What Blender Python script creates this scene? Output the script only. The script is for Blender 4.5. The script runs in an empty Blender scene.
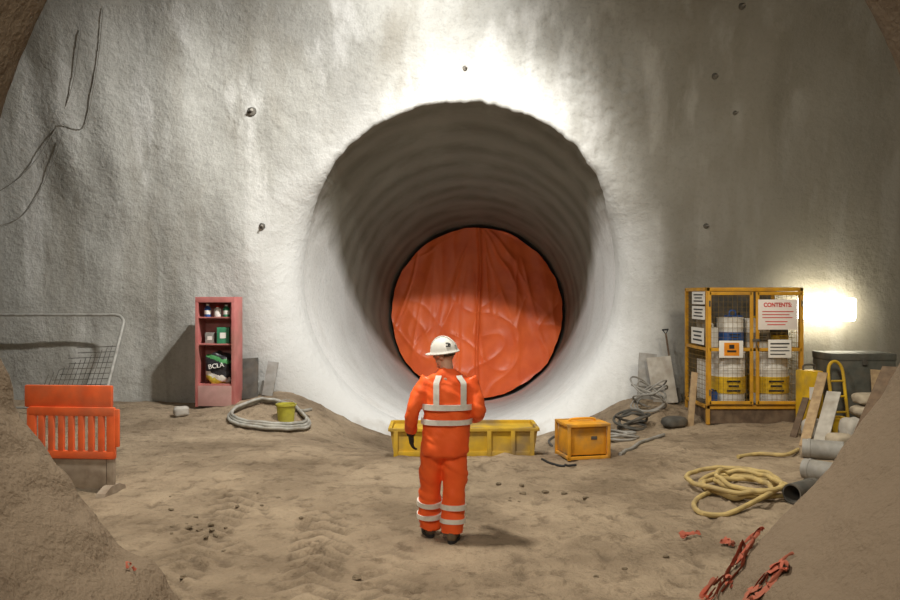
import bpy, bmesh, math, random
from mathutils import Vector, Matrix, noise, Euler
from mathutils.bvhtree import BVHTree
random.seed(7)
S = bpy.context.scene
COL = S.collection
PI = math.pi
S.view_settings.view_transform = 'Standard'
F, HZ, H = 800.0, 295.0, 2.2

def R(a): return math.radians(a)
def P(px, py, Y): return Vector(((px-450)/F*Y, Y, H-(py-HZ)/F*Y))
def sst(a, b, x):
    if a > b: return 1-sst(b, a, x)
    t = max(0.0, min(1.0, (x-a)/(b-a))); return t*t*(3-2*t)
def nz(x, y, z=0.0): return noise.noise(Vector((x, y, z)))
def fb(x, y, z=0.0, o=4): return noise.fractal(Vector((x, y, z)), 0.8, 2.0, o)
def interp(tab, v):
    if v <= tab[0][0]: return tab[0][1]
    for a, b in zip(tab, tab[1:]):
        if v <= b[0]: return a[1]+(b[1]-a[1])*(v-a[0])/(b[0]-a[0])
    return tab[-1][1]

# ------------------------------------------------------------ terrain functions
def track(x, y, x0, slope, y1):
    tx = x-x0-slope*(y-6)
    if abs(tx) > 0.30 or y > y1: return 0.0
    w = (1-sst(0.20, 0.30, abs(tx)))*(1-sst(y1-2.0, y1, y))
    s = math.sin((y+abs(tx)*1.0)*27)
    return w*(-0.042+0.052*sst(-0.5, 0.5, s))*(0.4+1.2*abs(nz(x*1.3, y*1.3, 17)))
_fr = random.Random(11)
PRINTS = []
for _i in range(90):
    PRINTS.append((_fr.uniform(-3.2, 3.4), _fr.uniform(5.6, 11.5), _fr.uniform(-0.6, 0.6)+(PI if _fr.random() < 0.5 else 0)))
def prints(x, y):
    z = 0.0
    for (fx, fy, fa) in PRINTS:
        dx, dy = x-fx, y-fy
        if abs(dx) > 0.3 or abs(dy) > 0.3: continue
        c, s = math.cos(fa), math.sin(fa); u, v = c*dx+s*dy, -s*dx+c*dy
        q = (u/0.065)**2+(v/0.15)**2
        if q < 4: z += -0.026*math.exp(-q*q)+0.012*math.exp(-((q-1.7)/0.7)**2)
    return z
def rut(x, y): return track(x, y, -1.05, -0.10, 9.4)+track(x, y, -0.45, -0.10, 8.0)+track(x, y, -2.2, -0.04, 10.5)+prints(x, y)
def gz(x, y):
    z = -0.80*math.exp(-((x-0.2)/2.3)**2)*sst(10.5, 14.8, y)
    z += 0.14*sst(3.0, 6.0, abs(x))*sst(12, 15, y)
    z += 0.42*math.exp(-((x+3.15)/0.95)**2)*sst(12.9, 14.9, y)
    z += 0.30*math.exp(-((x-3.6)/0.8)**2)*sst(13.0, 15.0, y)
    z += (0.10 if x < 0 else 0.16)*sst(1.7, 2.7, abs(x))*(1-sst(5.4, 6.4, y))
    k = sst(0.25, 0.9, math.hypot(x+0.03, y-7.25))
    z += (0.045*nz(x*0.55, y*0.55, 3.1)+0.018*nz(x*1.5, y*1.5, 7.7)+0.010*nz(x*3.3, y*3.3, 2.2)+0.016*fb(x*6.5, y*6.5, 1.0, 4))*k
    c = nz(x*3.1+9, y*3.1, 5.0)
    if c > 0.35: z += 0.09*(c-0.35)*k
    z += k*rut(x, y)
    return z
LX, LZ, LR, LY = 0.03, 2.60, 3.28, 5.65
TL = [(180, 3.28), (192, 3.28), (199, 3.26), (208, 3.19), (218, 3.12), (227, 3.09), (236, 3.16), (246, 3.26), (252, 3.28)]
TR = [(288, 3.28), (298, 3.2), (306, 3.06), (313, 2.97), (323, 3.0), (331, 3.05), (338, 3.12), (345, 3.22), (352, 3.28)]
def Rf(th):
    d = math.degrees(th) % 360
    if 180 < d < 252: return interp(TL, d)
    if 288 < d < 352: return interp(TR, d)
    return LR
def surf(x, y):
    z = gz(x, y)
    if y < LY-0.02 and abs(x-LX) < 3.2:
        r = 3.0
        for i in range(5):
            q = r*r-(x-LX)**2
            if q <= 0: return z
            th = math.atan2(-math.sqrt(q), x-LX); r = Rf(th)
        q = r*r-(x-LX)**2
        if q > 0: z = max(z, LZ-math.sqrt(q))
    return z
def march(px, py, fn):
    Y = 3.5
    while Y < 16.5:
        p = P(px, py, Y)
        if p.z <= fn(p.x, p.y): return Vector((p.x, p.y, fn(p.x, p.y)))
        Y += 0.01
    return P(px, py, 15.0)
def gp(px, py): return march(px, py, gz)
def at(px, Y, dz=0.0):
    x = (px-450)/F*Y; return Vector((x, Y, gz(x, Y)+dz))
def Yw(x, z):
    y = 15.5-0.045*max(0.0, z-2.4)**2
    y += 0.17*nz(x*0.33, z*0.30, 2.0)+0.075*nz(x*0.9, z*0.6, 4.0)+0.018*nz(x*2.0, z*1.5, 14.0)+0.011*fb(x*4.5, z*4.0, 8.0, 3)
    for (cx, w, a, z0) in ((-6.35, 0.34, 0.07, 2.6), (-7.25, 0.4, 0.06, 3.2), (-5.1, 0.45, 0.05, 4.6), (6.0, 0.35, 0.10, 3.0), (3.9, 0.3, 0.05, 4.2), (-8.4, 0.4, 0.06, 3.6)):
        y -= a*math.exp(-((x-cx+0.12*math.sin(z*1.3+cx))/w)**2)*sst(z0, z0+1.4, z)
    k = math.exp(-((x-3.0)/0.9)**2-((z-6.0)/0.9)**2)
    if k > 0.03: y += 0.15*k*max(0.0, nz(x*7, z*7, 31))
    return y
def wp(px, py):
    Y = 15.0
    for i in range(6):
        p = P(px, py, Y); Y = Yw(p.x, p.z)
    return P(px, py, Y)

# ------------------------------------------------------------ materials
def newmat(name):
    m = bpy.data.materials.new(name); m.use_nodes = True
    nt = m.node_tree; b = nt.nodes['Principled BSDF']
    return m, nt, b
def c4(c): return (c[0], c[1], c[2], 1)
def M(name, c1, c2=None, rough=0.65, metal=0.0, scale=6.0, bump=0.15, bscale=30.0, dist=0.01, spec=0.3, dirt=0.0):
    m, nt, b = newmat(name)
    N, L = nt.nodes, nt.links
    tc = N.new('ShaderNodeTexCoord')
    n1 = N.new('ShaderNodeTexNoise'); n1.inputs['Scale'].default_value = scale; n1.inputs['Detail'].default_value = 6
    L.new(tc.outputs['Object'], n1.inputs['Vector'])
    if c2 is None: c2 = tuple(v*0.72 for v in c1)
    cr = N.new('ShaderNodeValToRGB')
    cr.color_ramp.elements[0].position = 0.35; cr.color_ramp.elements[0].color = c4(c2)
    cr.color_ramp.elements[1].position = 0.62; cr.color_ramp.elements[1].color = c4(c1)
    L.new(n1.outputs['Fac'], cr.inputs['Fac'])
    out = cr.outputs['Color']
    if dirt > 0:
        n3 = N.new('ShaderNodeTexNoise'); n3.inputs['Scale'].default_value = scale*0.7; n3.inputs['Detail'].default_value = 8
        L.new(tc.outputs['Object'], n3.inputs['Vector'])
        rp = N.new('ShaderNodeValToRGB'); rp.color_ramp.elements[0].position = 0.45; rp.color_ramp.elements[1].position = 0.70
        L.new(n3.outputs['Fac'], rp.inputs['Fac'])
        ml = N.new('ShaderNodeMath'); ml.operation = 'MULTIPLY'; ml.inputs[1].default_value = dirt
        L.new(rp.outputs['Color'], ml.inputs[0])
        mx = N.new('ShaderNodeMixRGB'); mx.inputs['Color2'].default_value = (0.20, 0.15, 0.10, 1)
        L.new(ml.outputs[0], mx.inputs['Fac']); L.new(out, mx.inputs['Color1']); out = mx.outputs['Color']
    L.new(out, b.inputs['Base Color'])
    b.inputs['Roughness'].default_value = rough; b.inputs['Metallic'].default_value = metal
    b.inputs['Specular IOR Level'].default_value = spec
    if bump > 0:
        n2 = N.new('ShaderNodeTexNoise'); n2.inputs['Scale'].default_value = bscale; n2.inputs['Detail'].default_value = 5
        L.new(tc.outputs['Object'], n2.inputs['Vector'])
        bp = N.new('ShaderNodeBump'); bp.inputs['Strength'].default_value = bump; bp.inputs['Distance'].default_value = dist
        L.new(n2.outputs['Fac'], bp.inputs['Height']); L.new(bp.outputs['Normal'], b.inputs['Normal'])
    return m

def shotcrete(name, light, dark, brown, rings=False, earthy=False, glow_shade=False, bdist=0.035):
    m, nt, b = newmat(name); N, L = nt.nodes, nt.links
    tc = N.new('ShaderNodeTexCoord')
    def nse(scale, detail, vec=None, rough=0.55):
        n = N.new('ShaderNodeTexNoise'); n.inputs['Scale'].default_value = scale; n.inputs['Detail'].default_value = detail
        n.inputs['Roughness'].default_value = rough
        L.new(vec or tc.outputs['Object'], n.inputs['Vector']); return n.outputs['Fac']
    def ramp(f, a, bb, c0=(0, 0, 0), c1=(1, 1, 1)):
        r = N.new('ShaderNodeValToRGB'); e = r.color_ramp.elements
        e[0].position = a; e[0].color = c4(c0); e[1].position = bb; e[1].color = c4(c1)
        L.new(f, r.inputs['Fac']); return r.outputs['Color']
    def math_(op, a, bb=None, cc=None):
        x = N.new('ShaderNodeMath'); x.operation = op
        for i, v in enumerate((a, bb, cc)):
            if v is None: continue
            if isinstance(v, (int, float)): x.inputs[i].default_value = v
            else: L.new(v, x.inputs[i])
        return x.outputs[0]
    def mrange(v, a, bb):
        x = N.new('ShaderNodeMapRange'); x.inputs['From Min'].default_value = a; x.inputs['From Max'].default_value = bb
        L.new(v, x.inputs['Value']); return x.outputs['Result']
    def mix(f, a, bb):
        x = N.new('ShaderNodeMixRGB')
        L.new(f, x.inputs['Fac'])
        for k, v in (('Color1', a), ('Color2', bb)):
            if isinstance(v, tuple): x.inputs[k].default_value = c4(v)
            else: L.new(v, x.inputs[k])
        return x.outputs['Color']
    mp = N.new('ShaderNodeMapping'); mp.inputs['Scale'].default_value = (1.6, 1.6, 0.22)
    L.new(tc.outputs['Object'], mp.inputs['Vector'])
    mp2 = N.new('ShaderNodeMapping'); mp2.inputs['Scale'].default_value = (1.6, 1.6, 0.10); mp2.inputs['Location'].default_value = (7, 3, 5)
    L.new(tc.outputs['Object'], mp2.inputs['Vector'])
    col = ramp(nse(0.42, 7), 0.38, 0.60, dark, light)
    col = mix(math_('MULTIPLY', ramp(nse(0.9, 6, mp.outputs['Vector']), 0.50, 0.72), 0.6), col, brown)
    if not earthy and not rings: col = mix(math_('MULTIPLY', ramp(nse(1.2, 6, mp2.outputs['Vector']), 0.52, 0.66), 0.85), col, (0.58, 0.575, 0.55))
    sp2 = math_('MULTIPLY_ADD', ramp(nse(14.0, 6, None, 0.7), 0.38, 0.50), 0.13, 0.87)
    mm = N.new('ShaderNodeMixRGB'); mm.blend_type = 'MULTIPLY'; mm.inputs['Fac'].default_value = 1
    L.new(col, mm.inputs['Color1']); L.new(sp2, mm.inputs['Color2']); col = mm.outputs['Color']
    sx = N.new('ShaderNodeSeparateXYZ'); L.new(tc.outputs['Object'], sx.inputs['Vector'])
    if glow_shade:      # pale spray plus painted lamp glow at the mouth; shade painted brown towards right
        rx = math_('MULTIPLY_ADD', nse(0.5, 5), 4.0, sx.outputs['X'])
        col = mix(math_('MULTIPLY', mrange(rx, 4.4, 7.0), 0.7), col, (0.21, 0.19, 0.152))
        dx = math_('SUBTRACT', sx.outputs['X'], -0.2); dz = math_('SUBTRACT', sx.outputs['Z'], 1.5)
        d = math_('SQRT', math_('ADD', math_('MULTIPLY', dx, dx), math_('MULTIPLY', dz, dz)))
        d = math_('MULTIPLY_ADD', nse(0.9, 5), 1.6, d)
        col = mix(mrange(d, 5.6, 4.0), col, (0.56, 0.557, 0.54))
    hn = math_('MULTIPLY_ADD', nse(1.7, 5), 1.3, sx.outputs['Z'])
    wv = None
    if rings:      # mouth and invert painted pale as lit; grimy crown and depths darkened for shadow
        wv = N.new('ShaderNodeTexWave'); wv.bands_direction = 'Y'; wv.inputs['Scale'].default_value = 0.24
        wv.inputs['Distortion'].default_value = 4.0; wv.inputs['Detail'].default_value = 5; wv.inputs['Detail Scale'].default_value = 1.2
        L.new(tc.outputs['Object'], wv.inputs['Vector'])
        grime_shade = mix(wv.outputs['Fac'], (0.145, 0.130, 0.097), (0.20, 0.182, 0.142))
        grime_shade = mix(math_('MULTIPLY', ramp(nse(0.9, 7), 0.45, 0.68), 0.7), grime_shade, (0.235, 0.216, 0.172))
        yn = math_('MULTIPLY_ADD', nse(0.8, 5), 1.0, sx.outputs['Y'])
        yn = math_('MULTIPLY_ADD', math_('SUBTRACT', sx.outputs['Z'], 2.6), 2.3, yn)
        col = mix(mrange(yn, 20.3, 21.8), col, grime_shade)
        col = mix(mrange(hn, 4.0, 5.0), col, grime_shade)
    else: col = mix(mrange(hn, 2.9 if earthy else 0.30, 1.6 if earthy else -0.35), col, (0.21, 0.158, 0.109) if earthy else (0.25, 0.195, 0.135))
    L.new(col, b.inputs['Base Color'])
    b.inputs['Roughness'].default_value = 0.85; b.inputs['Specular IOR Level'].default_value = 0.2
    hh = math_('MULTIPLY_ADD', nse(24, 4), 0.3, nse(7.5 if not earthy else 4.5, 8, None, 0.6))
    if rings: hh = math_('MULTIPLY_ADD', wv.outputs['Fac'], math_('MULTIPLY', mrange(sx.outputs['Y'], 17.0, 20.0), 0.15), math_('MULTIPLY', hh, 0.7))
    bp = N.new('ShaderNodeBump'); bp.inputs['Strength'].default_value = 0.8; bp.inputs['Distance'].default_value = bdist
    L.new(hh, bp.inputs['Height']); L.new(bp.outputs['Normal'], b.inputs['Normal'])
    return m

def ground_mat():
    m, nt, b = newmat('muddy_ground'); N, L = nt.nodes, nt.links
    tc = N.new('ShaderNodeTexCoord')
    def nse(scale, detail, rough=0.6):
        n = N.new('ShaderNodeTexNoise'); n.inputs['Scale'].default_value = scale; n.inputs['Detail'].default_value = detail
        n.inputs['Roughness'].default_value = rough; L.new(tc.outputs['Object'], n.inputs['Vector']); return n.outputs['Fac']
    r1 = N.new('ShaderNodeValToRGB'); e = r1.color_ramp.elements
    e[0].position = 0.38; e[0].color = (0.225, 0.168, 0.112, 1); e[1].position = 0.60; e[1].color = (0.39, 0.302, 0.208, 1)
    L.new(nse(0.7, 8), r1.inputs['Fac'])
    r2 = N.new('ShaderNodeValToRGB'); e = r2.color_ramp.elements
    e[0].position = 0.35; e[0].color = (0.5, 0.47, 0.44, 1); e[1].position = 0.49; e[1].color = (1, 1, 1, 1)
    L.new(nse(4.2, 10, 0.74), r2.inputs['Fac'])
    mm = N.new('ShaderNodeMixRGB'); mm.blend_type = 'MULTIPLY'; mm.inputs['Fac'].default_value = 0.85
    L.new(r1.outputs['Color'], mm.inputs['Color1']); L.new(r2.outputs['Color'], mm.inputs['Color2'])
    at_ = N.new('ShaderNodeAttribute'); at_.attribute_name = 'rut'
    wm = N.new('ShaderNodeMixRGB'); wm.inputs['Color2'].default_value = (0.125, 0.09, 0.06, 1)   # damp mud tone painted as shading into ruts and footprints
    L.new(at_.outputs['Fac'], wm.inputs['Fac']); L.new(mm.outputs['Color'], wm.inputs['Color1'])
    L.new(wm.outputs['Color'], b.inputs['Base Color'])
    b.inputs['Roughness'].default_value = 0.85; b.inputs['Specular IOR Level'].default_value = 0.25
    vo = N.new('ShaderNodeTexVoronoi'); vo.inputs['Scale'].default_value = 13; L.new(tc.outputs['Object'], vo.inputs['Vector'])
    ad = N.new('ShaderNodeMath'); ad.operation = 'MULTIPLY_ADD'; ad.inputs[1].default_value = 0.4
    L.new(nse(32, 6), ad.inputs[0]); L.new(nse(9, 8, 0.65), ad.inputs[2])
    a2 = N.new('ShaderNodeMath'); a2.operation = 'MULTIPLY_ADD'; a2.inputs[1].default_value = -0.3
    L.new(vo.outputs['Distance'], a2.inputs[0]); L.new(ad.outputs[0], a2.inputs[2])
    bp = N.new('ShaderNodeBump'); bp.inputs['Strength'].default_value = 0.9; bp.inputs['Distance'].default_value = 0.055
    L.new(a2.outputs[0], bp.inputs['Height']); L.new(bp.outputs['Normal'], b.inputs['Normal'])
    return m

def sack_mat():      # printed plastic sack: green head, black middle, yellow and white foot
    m, nt, b = newmat('printed_sack'); N, L = nt.nodes, nt.links
    tc = N.new('ShaderNodeTexCoord'); sx = N.new('ShaderNodeSeparateXYZ'); L.new(tc.outputs['Object'], sx.inputs['Vector'])
    n = N.new('ShaderNodeTexNoise'); n.inputs['Scale'].default_value = 9; L.new(tc.outputs['Object'], n.inputs['Vector'])
    ad = N.new('ShaderNodeMath'); ad.operation = 'MULTIPLY_ADD'; ad.inputs[1].default_value = 0.14; L.new(n.outputs['Fac'], ad.inputs[0])
    a2 = N.new('ShaderNodeMath'); a2.operation = 'MULTIPLY_ADD'; a2.inputs[1].default_value = 0.35; L.new(sx.outputs['X'], a2.inputs[0]); L.new(sx.outputs['Z'], a2.inputs[2])
    L.new(a2.outputs[0], ad.inputs[2])
    r = N.new('ShaderNodeValToRGB'); r.color_ramp.interpolation = 'CONSTANT'
    e = r.color_ramp.elements; e[0].position = 0.0; e[0].color = (0.62, 0.5, 0.05, 1); e[1].position = 0.16; e[1].color = (0.75, 0.73, 0.66, 1)
    for p, c in ((0.25, (0.03, 0.03, 0.035, 1)), (0.50, (0.09, 0.33, 0.12, 1)), (0.57, (0.03, 0.03, 0.035, 1))):
        q = e.new(p); q.color = c
    L.new(ad.outputs[0], r.inputs['Fac']); L.new(r.outputs['Color'], b.inputs['Base Color'])
    b.inputs['Roughness'].default_value = 0.4
    n2 = N.new('ShaderNodeTexNoise'); n2.inputs['Scale'].default_value = 11; L.new(tc.outputs['Object'], n2.inputs['Vector'])
    bp = N.new('ShaderNodeBump'); bp.inputs['Strength'].default_value = 0.8; bp.inputs['Distance'].default_value = 0.03
    L.new(n2.outputs['Fac'], bp.inputs['Height']); L.new(bp.outputs['Normal'], b.inputs['Normal'])
    return m
def emis(name, c, s):
    m, nt, b = newmat(name)
    b.inputs['Base Color'].default_value = c4(c); b.inputs['Emission Color'].default_value = c4(c); b.inputs['Emission Strength'].default_value = s
    return m

m_wall = shotcrete('sprayed_concrete', (0.46, 0.455, 0.425), (0.335, 0.328, 0.30), (0.25, 0.23, 0.188), glow_shade=True, bdist=0.03)
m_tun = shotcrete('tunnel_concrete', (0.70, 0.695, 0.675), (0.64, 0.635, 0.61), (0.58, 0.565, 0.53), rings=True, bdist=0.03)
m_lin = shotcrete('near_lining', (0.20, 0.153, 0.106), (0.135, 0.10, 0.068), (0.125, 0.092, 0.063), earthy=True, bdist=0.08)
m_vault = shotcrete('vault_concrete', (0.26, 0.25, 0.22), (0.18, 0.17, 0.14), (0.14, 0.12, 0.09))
m_ground = ground_mat()
m_sack = sack_mat()
m_hiv = M('hi_vis_orange', (1.0, 0.15, 0.03), (0.95, 0.12, 0.023), 0.6, scale=5, bump=0.4, bscale=12, dist=0.015)
m_refl = M('reflective_silver', (0.80, 0.78, 0.72), (0.68, 0.66, 0.61), 0.4, scale=20, bump=0.05)
m_skin = M('skin', (0.62, 0.36, 0.25), (0.56, 0.31, 0.21), 0.5, scale=10, bump=0.05)
m_hair = M('grey_hair', (0.16, 0.13, 0.10), (0.10, 0.08, 0.06), 0.7, scale=40, bump=0.6, bscale=90, dist=0.004)
m_helmet = M('white_helmet', (0.82, 0.81, 0.77), (0.74, 0.72, 0.67), 0.35, scale=8, bump=0)
m_black = M('black_rubber', (0.03, 0.03, 0.032), (0.02, 0.02, 0.02), 0.6)
m_glove = M('dark_glove', (0.045, 0.042, 0.04), (0.03, 0.028, 0.026), 0.8)
m_boot = M('muddy_boot', (0.17, 0.125, 0.08), (0.08, 0.06, 0.045), 0.8, scale=14)
m_eye = M('eye_white', (0.75, 0.72, 0.68), rough=0.2, bump=0)
m_lip = M('lip', (0.45, 0.2, 0.16), rough=0.5, bump=0)
m_tarp = M('orange_tarpaulin', (0.90, 0.17, 0.042), (0.76, 0.125, 0.032), 0.42, scale=1.2, bump=0.3, bscale=3.5, dist=0.035, spec=0.4)
m_barrier = M('barrier_orange', (0.92, 0.16, 0.045), (0.76, 0.12, 0.035), 0.5, scale=4, dirt=0.4)
m_barlow = M('mud_caked_plastic', (0.38, 0.31, 0.24), (0.26, 0.2, 0.15), 0.85, scale=7, dirt=0.4)
m_cab = M('cabinet_red', (0.56, 0.20, 0.185), (0.46, 0.14, 0.13), 0.55, scale=3, dirt=0.45)
m_cabp = M('faded_panel', (0.56, 0.33, 0.30), (0.46, 0.25, 0.23), 0.65, scale=3, dirt=0.5)
m_cabin = M('cabinet_inside', (0.52, 0.24, 0.225), (0.42, 0.18, 0.17), 0.7, dirt=0.25)
m_yel = M('site_yellow', (0.74, 0.47, 0.02), (0.56, 0.34, 0.02), 0.55, scale=4, dirt=0.6)
m_yeld = M('dirty_yellow', (0.66, 0.42, 0.03), (0.46, 0.29, 0.03), 0.65, scale=3, dirt=0.85)
m_cage = M('cage_amber', (0.66, 0.34, 0.025), (0.50, 0.24, 0.02), 0.5, scale=5, dirt=0.35)
m_cagewire = M('cage_wire', (0.24, 0.15, 0.04), rough=0.6, bump=0)
m_obox = M('box_orange', (0.80, 0.37, 0.03), (0.60, 0.27, 0.02), 0.6, scale=4, dirt=0.85)
m_galv = M('galvanised', (0.42, 0.41, 0.38), (0.30, 0.29, 0.26), 0.5, metal=0.2, scale=10)
m_grey = M('grey_plastic', (0.33, 0.32, 0.30), (0.24, 0.23, 0.21), 0.6, dirt=0.4)
m_dgrey = M('dark_grey', (0.10, 0.095, 0.085), (0.06, 0.057, 0.05), 0.7, dirt=0.35)
m_faint = M('dusty_cable', (0.20, 0.19, 0.165), (0.15, 0.14, 0.12), 0.8)
m_hosew = M('grey_hose', (0.42, 0.41, 0.37), (0.28, 0.27, 0.24), 0.55, scale=8, dirt=0.45)
m_hosey = M('straw_hose', (0.56, 0.42, 0.17), (0.42, 0.31, 0.13), 0.6, scale=8, dirt=0.4)
m_white = M('white_paint', (0.80, 0.79, 0.75), (0.72, 0.70, 0.66), 0.5, bump=0)
m_paper = M('paper', (0.82, 0.79, 0.74), (0.77, 0.74, 0.68), 0.7, bump=0)
m_pink = M('pale_notice', (0.86, 0.79, 0.74), (0.82, 0.74, 0.69), 0.7, bump=0)
m_redtxt = M('red_print', (0.70, 0.03, 0.02), rough=0.6, bump=0)
m_blktxt = M('black_print', (0.03, 0.03, 0.03), rough=0.6, bump=0)
m_orgtxt = M('orange_print', (0.85, 0.30, 0.02), rough=0.6, bump=0)
m_blue = M('blue_plastic', (0.04, 0.12, 0.36), (0.03, 0.08, 0.26), 0.45)
m_green = M('green_plastic', (0.06, 0.30, 0.16), (0.04, 0.2, 0.1), 0.45)
m_lime = M('lime_bucket', (0.55, 0.50, 0.06), (0.42, 0.38, 0.05), 0.5, dirt=0.3)
m_wood = M('raw_timber', (0.46, 0.33, 0.19), (0.34, 0.23, 0.13), 0.75, scale=12, dirt=0.3)
m_dwood = M('dark_timber', (0.15, 0.10, 0.065), (0.09, 0.06, 0.04), 0.8, scale=9, dirt=0.4)
m_pale = M('pale_board', (0.50, 0.47, 0.42), (0.38, 0.35, 0.31), 0.8, dirt=0.5)
m_bag = M('cement_bag', (0.48, 0.41, 0.31), (0.37, 0.31, 0.23), 0.85, scale=7, dirt=0.4)
m_greensteel = M('grey_green_steel', (0.12, 0.122, 0.105), (0.08, 0.082, 0.07), 0.6, dirt=0.35)
m_net = M('red_netting', (0.48, 0.105, 0.06), (0.34, 0.09, 0.052), 0.7, scale=9, dirt=0.5)
m_stone = M('mud_lump', (0.22, 0.165, 0.11), (0.13, 0.10, 0.065), 0.9, bump=0.6, bscale=20)
m_lamp = emis('lamp_diffuser', (1.0, 0.92, 0.70), 23.0)

# ------------------------------------------------------------ mesh helpers
def cat(pts, n=8, closed=False):
    pts = [Vector(p) for p in pts]; out = []; L = len(pts)
    for i in range(L if closed else L-1):
        if closed: a, b, c, d = pts[i-1], pts[i], pts[(i+1) % L], pts[(i+2) % L]
        else: a, b, c, d = pts[max(0, i-1)], pts[i], pts[i+1], pts[min(L-1, i+2)]
        for k in range(n):
            t = k/n
            out.append(0.5*((2*b)+(c-a)*t+(2*a-5*b+4*c-d)*t*t+(3*b-a-3*c+d)*t*t*t))
    if not closed: out.append(pts[-1])
    return out

class MB:
    def __init__(s): s.bm = bmesh.new()
    def box(s, c, sz, rot=None, bev=0.0):
        m = Matrix.Translation(Vector(c)) @ ((rot.to_4x4()) if rot is not None else Matrix.Identity(4)) @ Matrix.Diagonal((sz[0], sz[1], sz[2], 1))
        r = bmesh.ops.create_cube(s.bm, size=1.0, matrix=m)
        if bev > 0:
            es = list({e for v in r['verts'] for e in v.link_edges})
            bmesh.ops.bevel(s.bm, geom=es, offset=bev, segments=2, affect='EDGES', profile=0.6)
        return s
    def bar(s, a, b, w, h, bev=0.0):
        a, b = Vector(a), Vector(b); d = b-a
        q = d.to_track_quat('Z', 'Y').to_matrix()
        return s.box((a+b)/2, (w, h, d.length), q, bev)
    def tube(s, pts, r, n=10, closed=False):
        pts = [Vector(p) for p in pts]; L = len(pts)
        rs = r if isinstance(r, (list, tuple)) else [r]*L
        rings = []; u = None
        for i, p in enumerate(pts):
            if closed: t = pts[(i+1) % L]-pts[i-1]
            else: t = pts[min(L-1, i+1)]-pts[max(0, i-1)]
            t.normalize()
            if u is None:
                u = t.orthogonal().normalized()
            else:
                u = (u-t*u.dot(t)); u = u.normalized() if u.length > 1e-6 else t.orthogonal().normalized()
            v = t.cross(u)
            rr = rs[i]; ra, rb = rr if isinstance(rr, tuple) else (rr, rr)
            rings.append([s.bm.verts.new(p+u*math.cos(2*PI*k/n)*ra+v*math.sin(2*PI*k/n)*rb) for k in range(n)])
        for i in range(L if closed else L-1):
            a, b = rings[i], rings[(i+1) % L]
            for k in range(n): s.bm.faces.new((a[k], a[(k+1) % n], b[(k+1) % n], b[k]))
        if not closed:
            s.bm.faces.new(list(reversed(rings[0]))); s.bm.faces.new(rings[-1])
        return s
    def lathe(s, prof, n=28, mat=None, sx=1.0, sy=1.0):
        mat = mat or Matrix.Identity(4); rings = []
        for r, z in prof:
            if r < 1e-5: rings.append([s.bm.verts.new(mat @ Vector((0, 0, z)))])
            else: rings.append([s.bm.verts.new(mat @ Vector((r*sx*math.cos(2*PI*k/n), r*sy*math.sin(2*PI*k/n), z))) for k in range(n)])
        for a, b in zip(rings, rings[1:]):
            for k in range(n):
                k2 = (k+1) % n
                if len(a) == 1 and len(b) > 1: s.bm.faces.new((a[0], b[k2], b[k]))
                elif len(b) == 1 and len(a) > 1: s.bm.faces.new((a[k], a[k2], b[0]))
                elif len(a) > 1: s.bm.faces.new((a[k], a[k2], b[k2], b[k]))
        return s
    def ell(s, c, r, mat=None, nu=20, nv=12, e=1.0, lump=0.0, seed=0.0):
        mat = mat or Matrix.Identity(4)
        def sp(v): return math.copysign(abs(v)**e, v)
        rings = []
        for j in range(nv+1):
            ph = -PI/2+PI*j/nv
            row = []
            for i in range(nu if 0 < j < nv else 1):
                th = 2*PI*i/nu
                d = Vector((sp(math.cos(ph))*sp(math.cos(th)), sp(math.cos(ph))*sp(math.sin(th)), sp(math.sin(ph))))
                k = 1+lump*nz(d.x*1.7+seed, d.y*1.7, d.z*1.7+seed) if lump else 1
                row.append(s.bm.verts.new(mat @ (Vector(c)+Vector((d.x*r[0], d.y*r[1], d.z*r[2]))*k)))
            rings.append(row)
        for a, b in zip(rings, rings[1:]):
            for k in range(nu):
                k2 = (k+1) % nu
                if len(a) == 1: s.bm.faces.new((a[0], b[k2], b[k]))
                elif len(b) == 1: s.bm.faces.new((a[k], a[k2], b[0]))
                else: s.bm.faces.new((a[k], a[k2], b[k2], b[k]))
        return s
    def prism(s, pts, axis, d0, d1):
        def mk(p, d): return {'x': (d, p[0], p[1]), 'y': (p[0], d, p[1]), 'z': (p[0], p[1], d)}[axis]
        a = [s.bm.verts.new(mk(p, d0)) for p in pts]; b = [s.bm.verts.new(mk(p, d1)) for p in pts]
        n = len(pts); s.bm.faces.new(a); s.bm.faces.new(list(reversed(b)))
        for i in range(n): s.bm.faces.new((a[i], b[i], b[(i+1) % n], a[(i+1) % n]))
        return s
    def mesh(s, name):
        bmesh.ops.recalc_face_normals(s.bm, faces=s.bm.faces[:])
        me = bpy.data.meshes.new(name); s.bm.to_mesh(me); s.bm.free(); return me
    def build(s, name, mat, parent=None, ang=35):
        return link(s.mesh(name), name, mat, parent, ang)

def link(me, name, mat, parent=None, ang=35):
    me.materials.clear(); me.materials.append(mat)
    me.shade_smooth()
    if ang: me.set_sharp_from_angle(angle=R(ang))
    o = bpy.data.objects.new(name, me); COL.objects.link(o)
    if parent: o.parent = parent
    return o
def fuse(mb, voxel, it=4):
    me = mb.mesh('tmp'); o = bpy.data.objects.new('tmp', me); COL.objects.link(o)
    a = o.modifiers.new('r', 'REMESH'); a.mode = 'VOXEL'; a.voxel_size = voxel
    b = o.modifiers.new('s', 'SMOOTH'); b.factor = 0.5; b.iterations = it
    bpy.context.view_layer.update()
    dg = bpy.context.evaluated_depsgraph_get()
    r = bpy.data.meshes.new_from_object(o.evaluated_get(dg))
    bpy.data.objects.remove(o); bpy.data.meshes.remove(me)
    return r
def tag(o, label, category, group=None):
    o['label'] = label; o['category'] = category
    if group: o['group'] = group
    return o
def thing(name, label, category, loc, rz=0.0, group=None):
    o = bpy.data.objects.new(name, None); COL.objects.link(o); o.empty_display_size = 0.2
    o.location = loc; o.rotation_euler = (0, 0, rz)
    return tag(o, label, category, group)
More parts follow.
